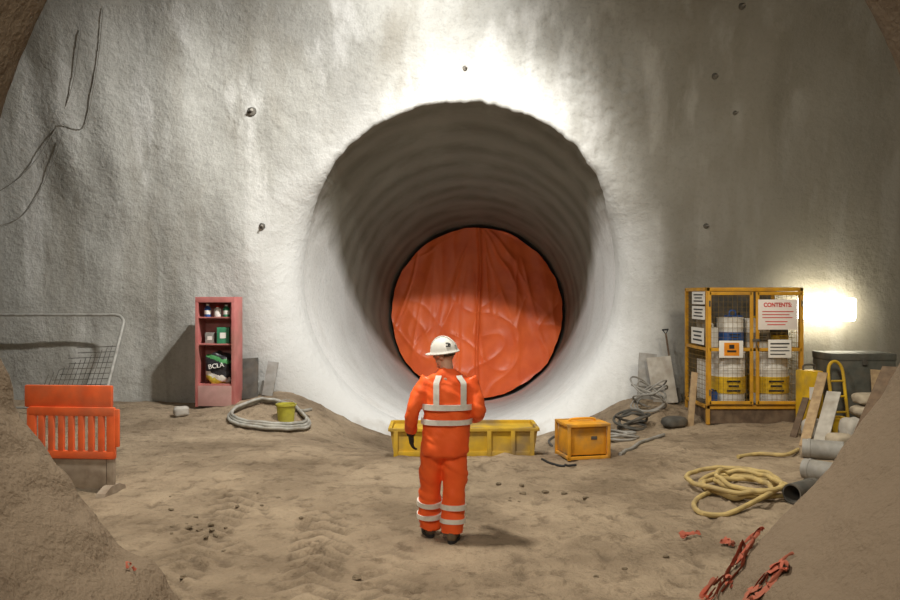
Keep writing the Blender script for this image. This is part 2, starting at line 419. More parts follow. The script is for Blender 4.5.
def struct(o): o['kind'] = 'structure'; return o
def text(s, size, mat, parent, loc, rot=(PI/2, 0, 0), name='lettering', sx=1.0, ext=0.001, bold=0.0):
    c = bpy.data.curves.new('t', 'FONT'); c.body = s; c.size = size; c.align_x = 'CENTER'; c.align_y = 'CENTER'; c.extrude = ext; c.offset = bold
    o = bpy.data.objects.new('t', c); COL.objects.link(o)
    bpy.context.view_layer.update(); dg = bpy.context.evaluated_depsgraph_get()
    me = bpy.data.meshes.new_from_object(o.evaluated_get(dg)); bpy.data.objects.remove(o)
    me.name = name
    me.transform(Matrix.Translation(Vector(loc)) @ Euler(rot).to_matrix().to_4x4() @ Matrix.Diagonal((sx, 1, 1, 1)))
    return link(me, name, mat, parent, 0)
def grid_obj(name, rows, mat, closed=True):
    me = bpy.data.meshes.new(name); vs = [v for r in rows for v in r]; n = len(rows[0]); fs = []
    for i in range(len(rows)-1):
        for k in range(n if closed else n-1):
            k2 = (k+1) % n; fs.append((i*n+k, i*n+k2, (i+1)*n+k2, (i+1)*n+k))
    me.from_pydata([tuple(v) for v in vs], [], fs); me.update()
    return link(me, name, mat, None, 0)

# ------------------------------------------------------------ THE SETTING
CX, CZ, RT = 0.21, 2.57, 3.22
NT = 420
def fil(th): return 0.08+0.95*(1-sst(0.15, 0.75, math.sin(th)))
def rlip(th):
    s = math.sin(th)
    return RT+0.05*sst(0.3, 0.8, s)+(0.05*fb(math.cos(th)*7, s*7, 3.0, 4))*sst(0.1, 0.7, s)
def ray_lim(dx, dz, x0, x1, z0, z1, cx, cz):
    t = 1e9
    if dx > 1e-9: t = min(t, (x1-cx)/dx)
    if dx < -1e-9: t = min(t, (x0-cx)/dx)
    if dz > 1e-9: t = min(t, (z1-cz)/dz)
    if dz < -1e-9: t = min(t, (z0-cz)/dz)
    return t
rows = []; ths = [2*PI*k/NT for k in range(NT)]
for j in range(11):
    ph = PI/2*j/10; row = []
    for th in ths:
        f, r0 = fil(th), rlip(th); r = r0+f*(1-math.cos(ph))
        x, z = CX+r*math.cos(th), CZ+r*math.sin(th)
        row.append(Vector((x, Yw(x, z)+f*(1-math.sin(ph)), z)))
    rows.append(row)
NR = 110
for j in range(1, NR+1):
    t = (j/NR)**1.15; row = []
    for th in ths:
        ra = rlip(th)+fil(th)
        rb = max(ra+0.2, ray_lim(math.cos(th), math.sin(th), -12, 12, -1.6, 9.7, CX, CZ))
        r = ra+(rb-ra)*t
        x, z = CX+r*math.cos(th), CZ+r*math.sin(th)
        row.append(Vector((x, Yw(x, z), z)))
    rows.append(row)
mouth = rows[0]
struct(grid_obj('wall_back', rows, m_wall))
CE, RE, YE = (0.93, 1.58), 3.07, 27.7
YS = max(v.y for v in mouth)+0.02
def tctr(Y):
    t = max(0.0, (Y-YS)/(YE-YS)); return CX+(CE[0]-CX)*t, CZ+(CE[1]-CZ)*t, RT+(RE-RT)*t
rows = [mouth]
NK = 90
for k in range(1, NK+1):
    row = []
    for i, th in enumerate(ths):
        y0 = mouth[i].y; Y = y0+(30.5-y0)*k/NK
        a, b, r = tctr(Y)
        blend = 1-sst(0, 0.12, k/NK)
        r = r+(rlip(th)-RT)*blend+0.03*nz(math.cos(th)*4, math.sin(th)*4, Y*0.7)*(1-blend)
        row.append(Vector((a+r*math.cos(th), Y, b+r*math.sin(th))))
    rows.append(row)
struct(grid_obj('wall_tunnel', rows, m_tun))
# near tunnel the camera stands in
rows = []
NL = 400; thl = [2*PI*k/NL for k in range(NL)]
def lin(th, Y, extra=0.0, yo=0.0):
    c, s = math.cos(th), math.sin(th)
    low = sst(0.1, -0.5, s)*(1.0 if c < 0 else 0.45)
    r = Rf(th)+0.045*nz(c*2.0, s*2.0, Y*0.6)+(0.014+0.036*low)*fb(c*7, s*7, Y*2.2, 4)+0.04*low*nz(c*9, s*9, Y*2.6)+extra
    return Vector((LX+r*c, Y+yo, LZ+r*s))
yl = [-7+k*0.4 for k in range(25)]+[3.0+k*0.05 for k in range(51)]
for Y in yl:
    rows.append([lin(th, Y) for th in thl])
for j in range(1, 7):
    ph = PI/2*j/6
    rows.append([lin(th, LY-0.14, 0.14*(1-math.cos(ph)), 0.14*math.sin(ph)) for th in thl])
lip = rows[-1]
struct(grid_obj('wall_lining', rows, m_lin))
rows = [lip]
for j in range(1, 16):
    t = j/15; row = []
    for i, th in enumerate(thl):
        rb = ray_lim(math.cos(th), math.sin(th), -12, 12, -1.6, 9.7, LX, LZ)
        e = Vector((LX+rb*math.cos(th), LY, LZ+rb*math.sin(th)))
        row.append(lip[i].lerp(e, t))
    rows.append(row)
struct(grid_obj('wall_front', rows, m_vault))
rows = []
for k in range(25):
    t = k/24; Y = LY-0.1+(13.9-LY+0.1)*t; z = 8.6+1.5*math.sin(PI*t)
    rows.append([Vector((-12.2+24.4*i/60, Y, z+0.1*nz(i*0.3, Y*0.6, 1))) for i in range(61)])
struct(grid_obj('ceiling', rows, m_vault, False))
for nm, xx in (('wall_left', -12.0), ('wall_right', 12.0)):
    rows = [[Vector((xx+0.2*nz(y*0.4, z*0.4, xx), 5.5+(15.6-5.5)*y/40, -1.6+11.8*z/40)) for y in range(41)] for z in range(41)]
    struct(grid_obj(nm, rows, m_vault, False))
rows = []; ruts = []
ys = [-7+k*0.4 for k in range(27)]+[3.9+k*0.034 for k in range(190)]+[10.4+k*0.05 for k in range(106)]
xs = [-12+k*0.3 for k in range(10)]+[-9+k*0.1 for k in range(50)]+[-4+k*0.04 for k in range(200)]+[4.0+k*0.1 for k in range(51)]+[9.2+k*0.3 for k in range(11)]
for y in ys:
    row = []
    for x in xs:
        z = gz(x, y)
        d = Yw(x, 0.0)-y
        if d < 0: z -= 0.9*sst(0.0, 0.35, -d)
        row.append(Vector((x, y, z)))
        ruts.append(0.62*sst(-0.008, -0.03, rut(x, y)) if 5.0 < y < 12 else 0.0)
    rows.append(row)
fl = struct(grid_obj('floor', rows, m_ground, False))
fa = fl.data.attributes.new('rut', 'FLOAT', 'POINT'); fa.data.foreach_set('value', ruts)

# ------------------------------------------------------------ tarpaulin
tp = thing('tarpaulin', 'round orange tarpaulin curtain closing the far end of the tunnel', 'tarpaulin', (CE[0], YE, CE[1]))
rows = []
def rid(v): return max(0.0, 1-abs(v))**3
for j in range(1, 91):
    t = j/90; row = []
    for k in range(360):
        th = 2*PI*k/360; r = (2.95+0.07*nz(math.cos(th)*3, math.sin(th)*3, 2)+0.03*nz(math.cos(th)*9, math.sin(th)*9, 5))*t
        x, z = r*math.cos(th), r*math.sin(th)
        xx = x*(1+0.09*z)+0.14*nz(x*0.5, z*0.5, 33)
        fan = math.atan2(x-0.05, 3.2-z)
        y = 0.13*nz(xx*0.9, z*0.22, 5)+0.05*nz(xx*2.0, z*0.6, 15)
        y -= 0.07*rid(3.4*nz(xx*1.5, z*0.16, 2))*(0.2+1.4*abs(nz(x*0.6, z*0.35, 8)))
        y -= 0.075*rid(3.4*nz(fan*3.2+0.15*nz(x*1.2, z*1.2, 3), z*0.2, 12))*(0.2+1.4*abs(nz(x*0.6, z*0.4, 18)))
        y -= 0.045*rid(3.6*nz(x*0.8-z*0.6, z*0.4+x*0.4, 19))*sst(2.0, -1.0, z)
        y -= 0.04*rid(3.6*nz(x*0.6+z*0.7, z*0.4-x*0.4, 49))*sst(2.0, -1.0, z)
        y -= 0.10*(1-t*t)
        y -= 0.09*math.exp(-((x-0.05-0.06*math.sin(z))/0.05)**2)
        row.append(Vector((x, y, z)))
    rows.append(row)
shm = grid_obj('sheet', rows, m_tarp); shm.parent = tp
bm = bmesh.new(); bm.from_mesh(shm.data); bm.faces.new([v for v in list(bm.verts)[:360]]); bm.to_mesh(shm.data); bm.free()
mb = MB(); mb.tube([(2.93*math.cos(2*PI*k/90), 0.16, 2.93*math.sin(2*PI*k/90)) for k in range(90)], 0.02, 8, True); mb.build('edge_rope', m_grey, tp)

# ------------------------------------------------------------ person
pp = gp(446, 541); PY = pp.y
person = thing('person', 'worker in orange high-visibility suit and white helmet standing with back turned', 'person', (pp.x, PY, pp.z+0.0))
Hm = Matrix.Translation((-0.014, 0.02, 1.675)) @ Matrix.Rotation(R(62), 4, 'Z') @ Matrix.Rotation(R(-6), 4, 'X') @ Matrix.Rotation(R(-6), 4, 'Y')
LA = [(-0.150, 0, 1.445), (-0.232, -0.03, 1.32), (-0.296, -0.05, 1.18), (-0.318, 0.01, 1.06), (-0.320, 0.09, 0.965)]
RA = [(0.195, 0, 1.445), (0.258, -0.02, 1.31), (0.285, -0.04, 1.17), (0.25, 0.09, 1.10), (0.17, 0.24, 1.06)]
LL = [(-0.108, 0.01, 0.86), (-0.130, 0.06, 0.68), (-0.140, 0.11, 0.49), (-0.150, 0.155, 0.28), (-0.152, 0.18, 0.07)]
RL = [(0.078, 0.0, 0.86), (0.080, 0.01, 0.68), (0.074, 0.01, 0.49), (0.064, 0.0, 0.28), (0.058, -0.01, 0.07)]
b = MB()
b.tube(cat([(-0.02, 0.0, 0.82), (0.0, 0, 1.0), (0.02, 0, 1.2), (0.022, 0, 1.38), (0.02, 0.0, 1.49)], 4), [(0.13, 0.10)]*4+[(0.13, 0.10)]*4+[(0.14, 0.11)]*4+[(0.13, 0.10)]*4+[(0.07, 0.07)], 20)
b.tube(cat([(0.022, -0.01, 1.42), (0.010, 0.0, 1.52), (-0.005, 0.02, 1.62)], 3), 0.06, 14)
b.ell((0, -0.005, 0.02), (0.076, 0.096, 0.105), Hm, 24, 16)
b.ell((0, 0.024, -0.058), (0.060, 0.072, 0.066), Hm, 20, 12)
b.ell((0, 0.078, -0.112), (0.024, 0.018, 0.018), Hm)
b.tube([Hm @ Vector(p) for p in ((0, 0.082, 0.025), (0, 0.098, 0.0), (0, 0.113, -0.026), (0, 0.09, -0.034))], [0.009, 0.011, 0.014, 0.009], 10)
b.ell((0, 0.075, 0.034), (0.055, 0.018, 0.011), Hm)
for sx in (-1, 1):
    b.ell((0.078*sx, -0.004, -0.012), (0.012, 0.023, 0.036), Hm)
    b.ell((0.04*sx, 0.066, -0.028), (0.022, 0.018, 0.02), Hm)
b.tube(cat(LA, 4), [0.055-0.020*i/16 for i in range(17)], 12); b.tube(cat(RA, 4), [0.055-0.020*i/16 for i in range(17)], 12)
b.tube(cat(LL, 4), [0.082-0.038*i/16 for i in range(17)], 14); b.tube(cat(RL, 4), [0.082-0.038*i/16 for i in range(17)], 14)
body = link(fuse(b, 0.009, 2), 'body', m_skin, person, 0)
def wrinkle(me, amp, f, sz=0.45):
    ns = [v.normal.copy() for v in me.vertices]
    for v, n in zip(me.vertices, ns):
        c = v.co
        v.co = c+n*(amp*nz(c.x*f, c.y*f, c.z*f*sz)+amp*0.9*abs(nz(c.x*f*0.6+4, c.y*f*0.6, c.z*f*1.5+c.x*f*0.8))-amp*0.3)
JT = [(0.77, -0.012, 0.202, 0.14), (0.80, -0.012, 0.218, 0.150), (0.92, -0.005, 0.218, 0.152), (1.05, 0.005, 0.212, 0.147), (1.2, 0.014, 0.217, 0.148), (1.33, 0.020, 0.224, 0.146), (1.42, 0.022, 0.220, 0.134), (1.47, 0.022, 0.186, 0.112), (1.505, 0.018, 0.128, 0.095), (1.53, 0.012, 0.086, 0.086), (1.545, 0.008, 0.080, 0.080)]
def jt(z):
    for a, c in zip(JT, JT[1:]):
        if a[0] <= z <= c[0]:
            t = (z-a[0])/(c[0]-a[0]); return [a[i]+(c[i]-a[i])*t for i in (1, 2, 3)]
    return list(JT[-1][1:])
def epow(v, e): return math.copysign(abs(v)**e, v)
def jring(z, off=0.0, n=40):
    cx, rx, ry = jt(z); rx += off; ry += off
    return [Vector((cx+rx*epow(math.cos(2*PI*k/n), 0.85), ry*epow(math.sin(2*PI*k/n), 0.85), z)) for k in range(n)]
def loft(mb, rings):
    vr = [[mb.bm.verts.new(p) for p in r] for r in rings]; n = len(vr[0])
    for a, c in zip(vr, vr[1:]):
        for k in range(n): mb.bm.faces.new((a[k], a[(k+1) % n], c[(k+1) % n], c[k]))
    mb.bm.faces.new(list(reversed(vr[0]))); mb.bm.faces.new(vr[-1])
b = MB(); loft(b, [jring(z) for z in [q[0] for q in JT]])
slr = [0.080, 0.080, 0.079, 0.078, 0.076, 0.074, 0.072, 0.071, 0.070, 0.068, 0.066, 0.064, 0.062, 0.060, 0.058, 0.057, 0.056]
b.tube(cat(LA, 4), slr, 18); b.tube(cat(RA, 4), slr, 18)
me = fuse(b, 0.011, 3); wrinkle(me, 0.019, 9); jacket = link(me, 'jacket', m_hiv, person, 0)
b = MB()
loft(b, [[Vector((-0.014+rx*math.cos(2*PI*k/30), ry*math.sin(2*PI*k/30), z)) for k in range(30)] for z, rx, ry in ((0.76, 0.165, 0.115), (0.82, 0.197, 0.135), (0.9, 0.197, 0.14), (0.98, 0.18, 0.13))])
tr = [0.116, 0.116, 0.115, 0.113, 0.112, 0.110, 0.109, 0.108, 0.107, 0.106, 0.105, 0.104, 0.104, 0.104, 0.104, 0.104, 0.104]
b.tube(cat(LL, 4), tr, 20); b.tube(cat(RL, 4), tr, 20)
me = fuse(b, 0.010, 3); wrinkle(me, 0.019, 8, 0.9); trousers = link(me, 'trousers', m_hiv, person, 0)
def tape_ring(z0, z1, parent):
    mb = MB(); n = 48; a = []
    for z, o in ((z0, 0.0), (z0, 0.018), (z1, 0.018), (z1, 0.0)): a.append([mb.bm.verts.new(p) for p in jring(z, o, n)])
    for i in range(4):
        p, q = a[i], a[(i+1) % 4]
        for k in range(n): mb.bm.faces.new((p[k], p[(k+1) % n], q[(k+1) % n], q[k]))
    mb.build('reflective_tape', m_refl, parent, 50)
tape_ring(1.185, 1.235, jacket); tape_ring(1.055, 1.10, jacket)
for xc in (-0.085, 0.155):
    mb = MB()
    zs = [1.235+0.255*i/20 for i in range(21)]
    quad = []
    for z in zs:
        cx, rx, ry = jt(z); xx = xc*(1-0.25*sst(1.42, 1.49, z)); row = []
        for dx in (-0.026, 0.026):
            u = min(0.985, abs((xx+dx-cx)/(rx+0.014)))
            y = -(ry+0.018)*max(0.05, (1-u**(2/0.85)))**(0.85/2)
            row.append(Vector((xx+dx, y, z)))
        quad.append(row)
    v = [[(mb.bm.verts.new(p), mb.bm.verts.new(p+Vector((0, 0.022, 0)))) for p in r] for r in quad]
    for a, c in zip(v, v[1:]):
        mb.bm.faces.new((a[0][0], a[1][0], c[1][0], c[0][0])); mb.bm.faces.new((a[0][1], c[0][1], c[1][1], a[1][1]))
        mb.bm.faces.new((a[0][0], c[0][0], c[0][1], a[0][1])); mb.bm.faces.new((a[1][0], a[1][1], c[1][1], c[1][0]))
    mb.build('reflective_tape', m_refl, jacket, 50)
def tape_tube(path, rad, z0, z1, parent, off=0.011):
    pts = cat(path, 24); n = len(pts)
    sel = [(p, rad[min(16, int(i/(n-1)*16))]+off) for i, p in enumerate(pts) if z0 <= p.z <= z1]
    mb = MB(); mb.tube([p for p, r in sel], [r for p, r in sel], 26); mb.build('reflective_tape', m_refl, parent, 50)
for pth in (LL, RL):
    tape_tube(pth, tr, 0.285, 0.335, trousers, 0.014); tape_tube(pth, tr, 0.165, 0.215, trousers, 0.014)
# helmet
hm = MB()
prof = [(0.112*math.cos(PI/2*k/12), 0.015+0.138*math.sin(PI/2*k/12)) for k in range(13)]; prof[-1] = (0.0, 0.153)
prof = [(0.102, 0.012)]+[(0.122, 0.006), (0.124, 0.013), (0.114, 0.025)]+prof[1:]
hm.lathe(prof, 40, Hm, 1.0, 1.16)
pts = []
for k in range(17):
    a = PI*k/16; pts.append((0.106*math.cos(a), 0.05+0.135*math.sin(a)))
pk = [Hm @ Vector((x, y, 0.006)) for x, y in pts]; pk2 = [Hm @ Vector((x, y, 0.014)) for x, y in pts]
va = [hm.bm.verts.new(p) for p in pk]; vb = [hm.bm.verts.new(p) for p in pk2]
hm.bm.faces.new(va); hm.bm.faces.new(list(reversed(vb)))
for i in range(17): hm.bm.faces.new((va[i], vb[i], vb[(i+1) % 17], va[(i+1) % 17]))
helmet = hm.build('helmet', m_helmet, person, 40)
rb = MB(); rb.tube([Hm @ Vector((0, 0.128*math.cos(a), 0.017+0.139*math.sin(a))) for a in [PI*(0.12+0.76*k/14) for k in range(15)]], [(0.018, 0.006)]*15, 10); rb.build('ridge', m_helmet, helmet)
bv = BVHTree.FromPolygons([v.co.copy() for v in helmet.data.vertices], [list(p.vertices) for p in helmet.data.polygons])
em = MB()
for dx, dz, w, h in ((0.0, -0.011, 0.038, 0.009), (0.003, 0.003, 0.010, 0.030), (-0.008, 0.015, 0.026, 0.008), (0.014, 0.005, 0.014, 0.018)):
    hit = bv.ray_cast(Vector((0.018+dx, -1, 1.758+dz)), Vector((0, 1, 0)))
    if hit[0] is not None:
        em.box(hit[0]+hit[1]*0.001, (w, h, 0.008), hit[1].to_track_quat('Z', 'Y').to_matrix())
o = em.build('emblem', m_blktxt, helmet); o['label'] = 'small dark emblem on the back of the helmet'
hr = MB(); hr.ell((0, -0.012, 0.012), (0.079, 0.092, 0.105), Hm, 32, 20)
inv = Hm.inverted()
kill = [v for v in hr.bm.verts if (inv @ v.co).y > -0.015 or (inv @ v.co).z < -0.03]
bmesh.ops.delete(hr.bm, geom=kill, context='VERTS'); o = hr.build('hair', m_hair, person, 0); o['label'] = 'short dark hair below the helmet'
for sx in (-1, 1):
    e = MB(); e.ell((0.031*sx, 0.079, 0.012), (0.013, 0.010, 0.009), Hm, 14, 8); eo = e.build('eye', m_eye, person)
    e = MB(); e.ell((0.031*sx, 0.087, 0.012), (0.005, 0.003, 0.005), Hm, 10, 6); e.build('iris', m_black, eo)
e = MB(); e.ell((0, 0.089, -0.068), (0.024, 0.008, 0.008), Hm, 14, 8); e.build('mouth', m_lip, person)
def glove(mat4, mir):
    g = MB(); s = -1 if mir else 1
    T = lambda p: mat4 @ Vector((p[0]*s, p[1], p[2]))
    g.tube([T((0, 0, 0.045)), T((0, 0, 0.0)), T((0, 0, -0.02))], [0.048, 0.041, 0.036], 14)
    mm = mat4 @ Matrix.Diagonal((s, 1, 1, 1))
    g.ell((0.003, 0, -0.055), (0.019, 0.046, 0.054), mm, 18, 12, 0.8)
    for y, L in ((0.034, 0.075), (0.0115, 0.086), (-0.0115, 0.079), (-0.033, 0.062)):
        q = [(0.003, y*0.9, -0.09), (0.007, y*1.1, -0.095-0.38*L), (0.022, y*1.15, -0.095-0.75*L), (0.044, y*1.12, -0.095-0.98*L)]
        g.tube([T(p) for p in cat(q, 3)], [0.0115-0.0028*i/9 for i in range(10)], 10)
    q = [(0.006, 0.034, -0.03), (0.014, 0.058, -0.055), (0.022, 0.07, -0.08), (0.03, 0.07, -0.105)]
    g.tube([T(p) for p in cat(q, 3)], [0.015-0.004*i/9 for i in range(10)], 10)
    me = fuse(g, 0.0048, 2); return link(me, 'glove', m_glove, person, 0)
glove(Matrix.Translation((-0.320, 0.105, 0.942)) @ Matrix.Rotation(R(22), 4, 'X') @ Matrix.Rotation(R(25), 4, 'Z'), False)
d = Vector((-0.085, 0.15, -0.04)).normalized()
glove(Matrix.Translation((0.155, 0.265, 1.052)) @ (-d).to_track_quat('Z', 'X').to_matrix().to_4x4(), True)
for (x, y, a) in ((-0.152, 0.17, 14), (0.058, -0.02, -10)):
    T = Matrix.Translation((x, y, 0)) @ Matrix.Rotation(R(a), 4, 'Z')
    g = MB(); g.ell((0, -0.03, 0.06), (0.045, 0.06, 0.055), T, e=0.8); g.ell((0, 0.10, 0.05), (0.052, 0.11, 0.042), T, e=0.8); g.ell((0, 0.03, 0.075), (0.045, 0.085, 0.055), T)
    g.tube([T @ Vector((0, -0.01, 0.05)), T @ Vector((0, -0.01, 0.12)), T @ Vector((0, -0.012, 0.19))], [0.05, 0.052, 0.056], 16)
    bt = link(fuse(g, 0.009, 3), 'boot', m_boot, person, 0)
    g = MB(); pts = [(0.047*math.cos(t)*(1 if math.sin(t) < 0 else 1.12), 0.06+0.155*epow(math.sin(t), 0.8)) for t in [2*PI*k/28 for k in range(28)]]
    g.prism(pts, 'z', -0.01, 0.028); me = g.mesh('sole'); me.transform(T); link(me, 'sole', m_black, bt)

# ------------------------------------------------------------ red open cabinet on the left
def px_unit(p): return p.y/F
cy = Yw((215-450)/F*14.7, 1.0)-0.42-0.46
cp = at(215, cy); s = px_unit(cp); CW, CH, CD = 40*s, 110*s, 0.46
cab = thing('cabinet', 'tall narrow red open cabinet with shelves standing against the concrete wall', 'cabinet', (cp.x, cp.y, cp.z-0.01), R(-3))
b = MB(); t = 0.03
b.box((-CW/2+t/2, CD/2, CH/2), (t, CD, CH), bev=0.004); b.box((CW/2-t/2, CD/2, CH/2), (t, CD, CH), bev=0.004)
b.box((0, CD/2, CH-t/2), (CW-2*t, CD, t)); b.box((0, CD/2, 0.40), (CW-2*t, CD-0.02, t))
b.build('carcass', m_cab, cab)
b = MB(); b.box((0, CD-0.01, CH/2), (CW-2*t, 0.02, CH-2*t)); b.build('back_panel', m_cabin, cab)
b = MB(); b.box((0, -0.006, 0.2), (CW-0.11, 0.03, 0.37), bev=0.005); o = b.build('lower_panel', m_cabp, cab); o['label'] = 'faded pink lower panel'
SH = (90*s, 63*s)
for z in SH:
    b = MB(); b.box((0, CD/2+0.01, z-0.012), (CW-2*t, CD-0.06, 0.024)); b.build('shelf', m_cab, cab)
b = MB(); b.box((0, -0.006, CH-0.05), (CW, 0.012, 0.1), bev=0.003)
for sx in (-1, 1): b.box((sx*(CW/2-0.03), -0.006, CH/2-0.05), (0.06, 0.012, CH-0.1), bev=0.003)
b.build('front_frame', m_cab, cab)
def inside(base, rz, l): return Vector(base)+Matrix.Rotation(rz, 3, 'Z') @ Vector(l)
CB = (cp.x, cp.y, cp.z-0.01)
def bottle(l, r, h, mat, label, capm, group=None):
    o = thing('bottle', label, 'bottle', inside(CB, R(-3), l), 0, group)
    b = MB(); b.lathe([(0, 0), (r*0.95, 0), (r, 0.01), (r, h*0.66), (r*0.85, h*0.74), (r*0.38, h*0.82), (r*0.38, h*0.9), (0, h*0.9)], 18); b.build('bottle_body', mat, o)
    b = MB(); b.lathe([(0, h*0.89), (r*0.46, h*0.89), (r*0.46, h), (0, h)], 14); b.build('cap', capm, o)
    b = MB(); b.lathe([(r*1.01, h*0.2), (r*1.03, h*0.2), (r*1.03, h*0.52), (r*1.01, h*0.52)], 18); b.build('sticker', m_paper, o)
bottle((-0.18, 0.12, SH[0]), 0.06, 0.23, m_blue, 'small blue bottle on the top shelf of the red cabinet', m_white)
bottle((0.0, 0.14, SH[0]), 0.065, 0.2, m_white, 'squat white bottle beside blue bottle on top cabinet shelf', m_redtxt)
bottle((0.17, 0.12, SH[0]), 0.06, 0.22, m_green, 'small green bottle on the right of the top cabinet shelf', m_white)
def carton(l, sz, mat, label, name='carton', rz=0.0):
    o = thing(name, label, 'box', inside(CB, R(-3), l), rz)
    b = MB(); b.box((0, 0, sz[2]/2), sz, bev=0.008); b.build('carton_body', mat, o)
    b = MB(); b.box((0, -sz[1]/2-0.002, sz[2]*0.5), (sz[0]*0.5, 0.004, sz[2]*0.35)); b.build('sticker', m_paper, o)
carton((0.1, 0.17, SH[1]), (0.22, 0.16, 0.30), m_green, 'green carton on the middle shelf of the red cabinet', rz=0.15)
carton((-0.15, 0.2, SH[1]), (0.17, 0.14, 0.2), m_grey, 'dull grey carton on the middle shelf of the red cabinet')
def sack(name, loc, rz, sz, mat, label, category, group=None, tilt=0.0, seed=1.0):
    b = MB(); b.ell((0, 0, sz[2]/2), (sz[0]/2, sz[1]/2, sz[2]/2), None, 32, 18, 0.55, 0.10, seed)
    o = b.build(name, mat, None, 60); o.location = loc; o.rotation_euler = (tilt, 0, rz)
    return tag(o, label, category, group)
bg = thing('bag', 'crumpled printed plastic bag standing in the bottom of the red cabinet', 'bag', inside(CB, R(-3), (0.0, 0.19, 0.415)))
b = MB(); b.ell((0, 0, 0.28), (0.235, 0.13, 0.285), None, 40, 24, 0.6, 0.22, 3.0); b.build('sack', m_sack, bg, 60)
text('BCLA', 0.12, m_white, bg, (0.0, -0.158, 0.33), (PI/2, R(-9), 0), ext=0.012)
sack('bag', at(181, 14.0, -0.01), 0.4, (0.26, 0.22, 0.18), m_pale, 'crumpled pale bag on the ground left of the red cabinet', 'bag', None, 0, 5)
for i, (px, w, h, rr, lab) in enumerate(((250, 0.3, 0.78, -4, 'wide dark grey board leaning on wall right of red cabinet'), (267, 0.2, 0.66, 7, 'narrow grey board leaning on wall beside the wide one'))):
    b = MB(); b.box((0, 0, h/2), (w, 0.04, h), bev=0.006); o = b.build('board', m_dgrey if i == 0 else m_grey)
    p = at(px, 15.02); o.location = p; o.rotation_euler = (R(-18), R(rr), 0); tag(o, lab, 'board')

# ------------------------------------------------------------ hose coil with bucket
hx, hy = (270-450)/F*13.75, 13.75; pts = []
for k in range(0, 110):
    a = 2*PI*k/36+0.6; r = 0.68+0.012*math.sin(k*0.31)-0.035*(k/36)
    x, y = hx+r*math.cos(a)*1.06, hy+0.92*r*math.sin(a)
    pts.append(Vector((x, y, gz(x, y)+0.04+0.03*(k/36))))
e = pts[-1]; pts += [e+Vector((0.05, 0.12, -0.03)), e+Vector((0.16, 0.26, -0.02))]
b = MB(); b.tube(pts, 0.029, 12); tag(b.build('hose', m_hosew), 'grey hose coiled in a wide loop right of the red cabinet', 'hose')
p = at(286, 13.8); r, h = 0.17, 0.31
o = thing('bucket', 'yellow bucket standing inside the grey hose loop', 'bucket', (p.x, p.y, p.z-0.012))
b = MB(); b.lathe([(0, 0), (r*0.8, 0), (r*0.98, h), (r*1.06, h), (r*1.06, h-0.03), (r*1.0, h-0.03), (r*1.02, h-0.012), (r*0.93, h-0.01), (r*0.76, 0.015), (0, 0.015)], 28); b.build('pail', m_lime, o)
b = MB(); b.tube([(r*1.05*math.cos(a), r*0.45*math.sin(a)-0.02, h-0.05+r*0.75*math.sin(a)*0.9) for a in [PI*k/14 for k in range(15)]], 0.005, 6); b.build('handle', m_galv, o)

# ------------------------------------------------------------ orange barrier, left
g0 = gp(70, 491)
br = thing('barrier', 'slotted orange plastic barrier with muddy grey base beside the left dirt slope', 'barrier', (g0.x, g0.y, g0.z-0.01), R(-5))
W, Hh = 1.06, 1.19
b = MB(); b.box((-0.02, 0.012, Hh-0.125), (W-0.04, 0.055, 0.25), bev=0.018); b.build('top_board', m_barrier, br)
b = MB()
b.box((0.03, -0.012, Hh-0.29), (W-0.06, 0.05, 0.10), bev=0.012); b.box((0.03, -0.012, 0.42), (W-0.06, 0.05, 0.09), bev=0.012)
for i in range(9):
    x = -W/2+0.09+(W-0.13)*i/8
    b.box((x, -0.012, 0.66), (0.066 if 0 < i < 8 else 0.10, 0.046, 0.55), bev=0.012)
b.build('slotted_panel', m_barrier, br)
b = MB(); b.box((-0.02, 0.0, 0.22), (W-0.16, 0.035, 0.34), bev=0.01); o = b.build('base_panel', m_barlow, br); o['label'] = 'mud-caked grey lower panel'
for sx in (-1, 1):
    b = MB(); b.box((sx*(W/2-0.05), 0, 0.24), (0.085, 0.05, 0.42), bev=0.012); b.build('leg', m_barlow, br)
    b = MB(); b.prism([(-0.24, 0), (0.24, 0), (0.22, 0.04), (0.08, 0.09), (-0.08, 0.09), (-0.22, 0.04)], 'x', sx*(W/2-0.05)-0.05, sx*(W/2-0.05)+0.05); b.build('foot', m_barlow, br)
b = MB(); b.box((W/2+0.02, -0.01, 0.72), (0.06, 0.04, 0.42), bev=0.012); b.build('coupling', m_barrier, br)

# ------------------------------------------------------------ wire fence panel leaning on the wall, left
yb = 14.05
fp = thing('fence_panel', 'leaning galvanised tube fence panel with torn wire mesh behind the barrier', 'fence', (-7.78, yb, gz(-7.78, yb)))
fp.rotation_euler = (R(-32), 0, 0)
Wf, Hf, rc = 1.65, 2.0, 0.2
b = MB(); path = [(-Wf, 0, 0.02), (-Wf, 0, Hf-rc)]
for k in range(1, 6): a = PI/2*k/6; path.append((-Wf+rc-rc*math.cos(a), 0, Hf-rc+rc*math.sin(a)))
path += [(-Wf+rc, 0, Hf), (Wf-rc, 0, Hf)]
for k in range(1, 6): a = PI/2*k/6; path.append((Wf-rc+rc*math.sin(a), 0, Hf-rc+rc*math.cos(a)))
path += [(Wf, 0, Hf-rc), (Wf, 0, 0.02)]
b.tube(path, 0.028, 10); b.tube([(-Wf, 0, 0.1), (Wf, 0, 0.1)], 0.022, 8); b.build('tube_frame', m_galv, fp)
b = MB()
for i in range(13):
    x = Wf-0.1-i*0.085; b.bar((x, 0.0, 1.35-0.05*i), (x-0.06, 0, 0.1), 0.009, 0.009)
for i in range(11):
    z = 0.2+i*0.11; b.bar((Wf-1.2+0.05*i+0.05*math.sin(i*3), 0, z), (Wf-0.02, 0, z+0.03), 0.009, 0.009)
b.build('wire_mesh', m_dgrey, fp)

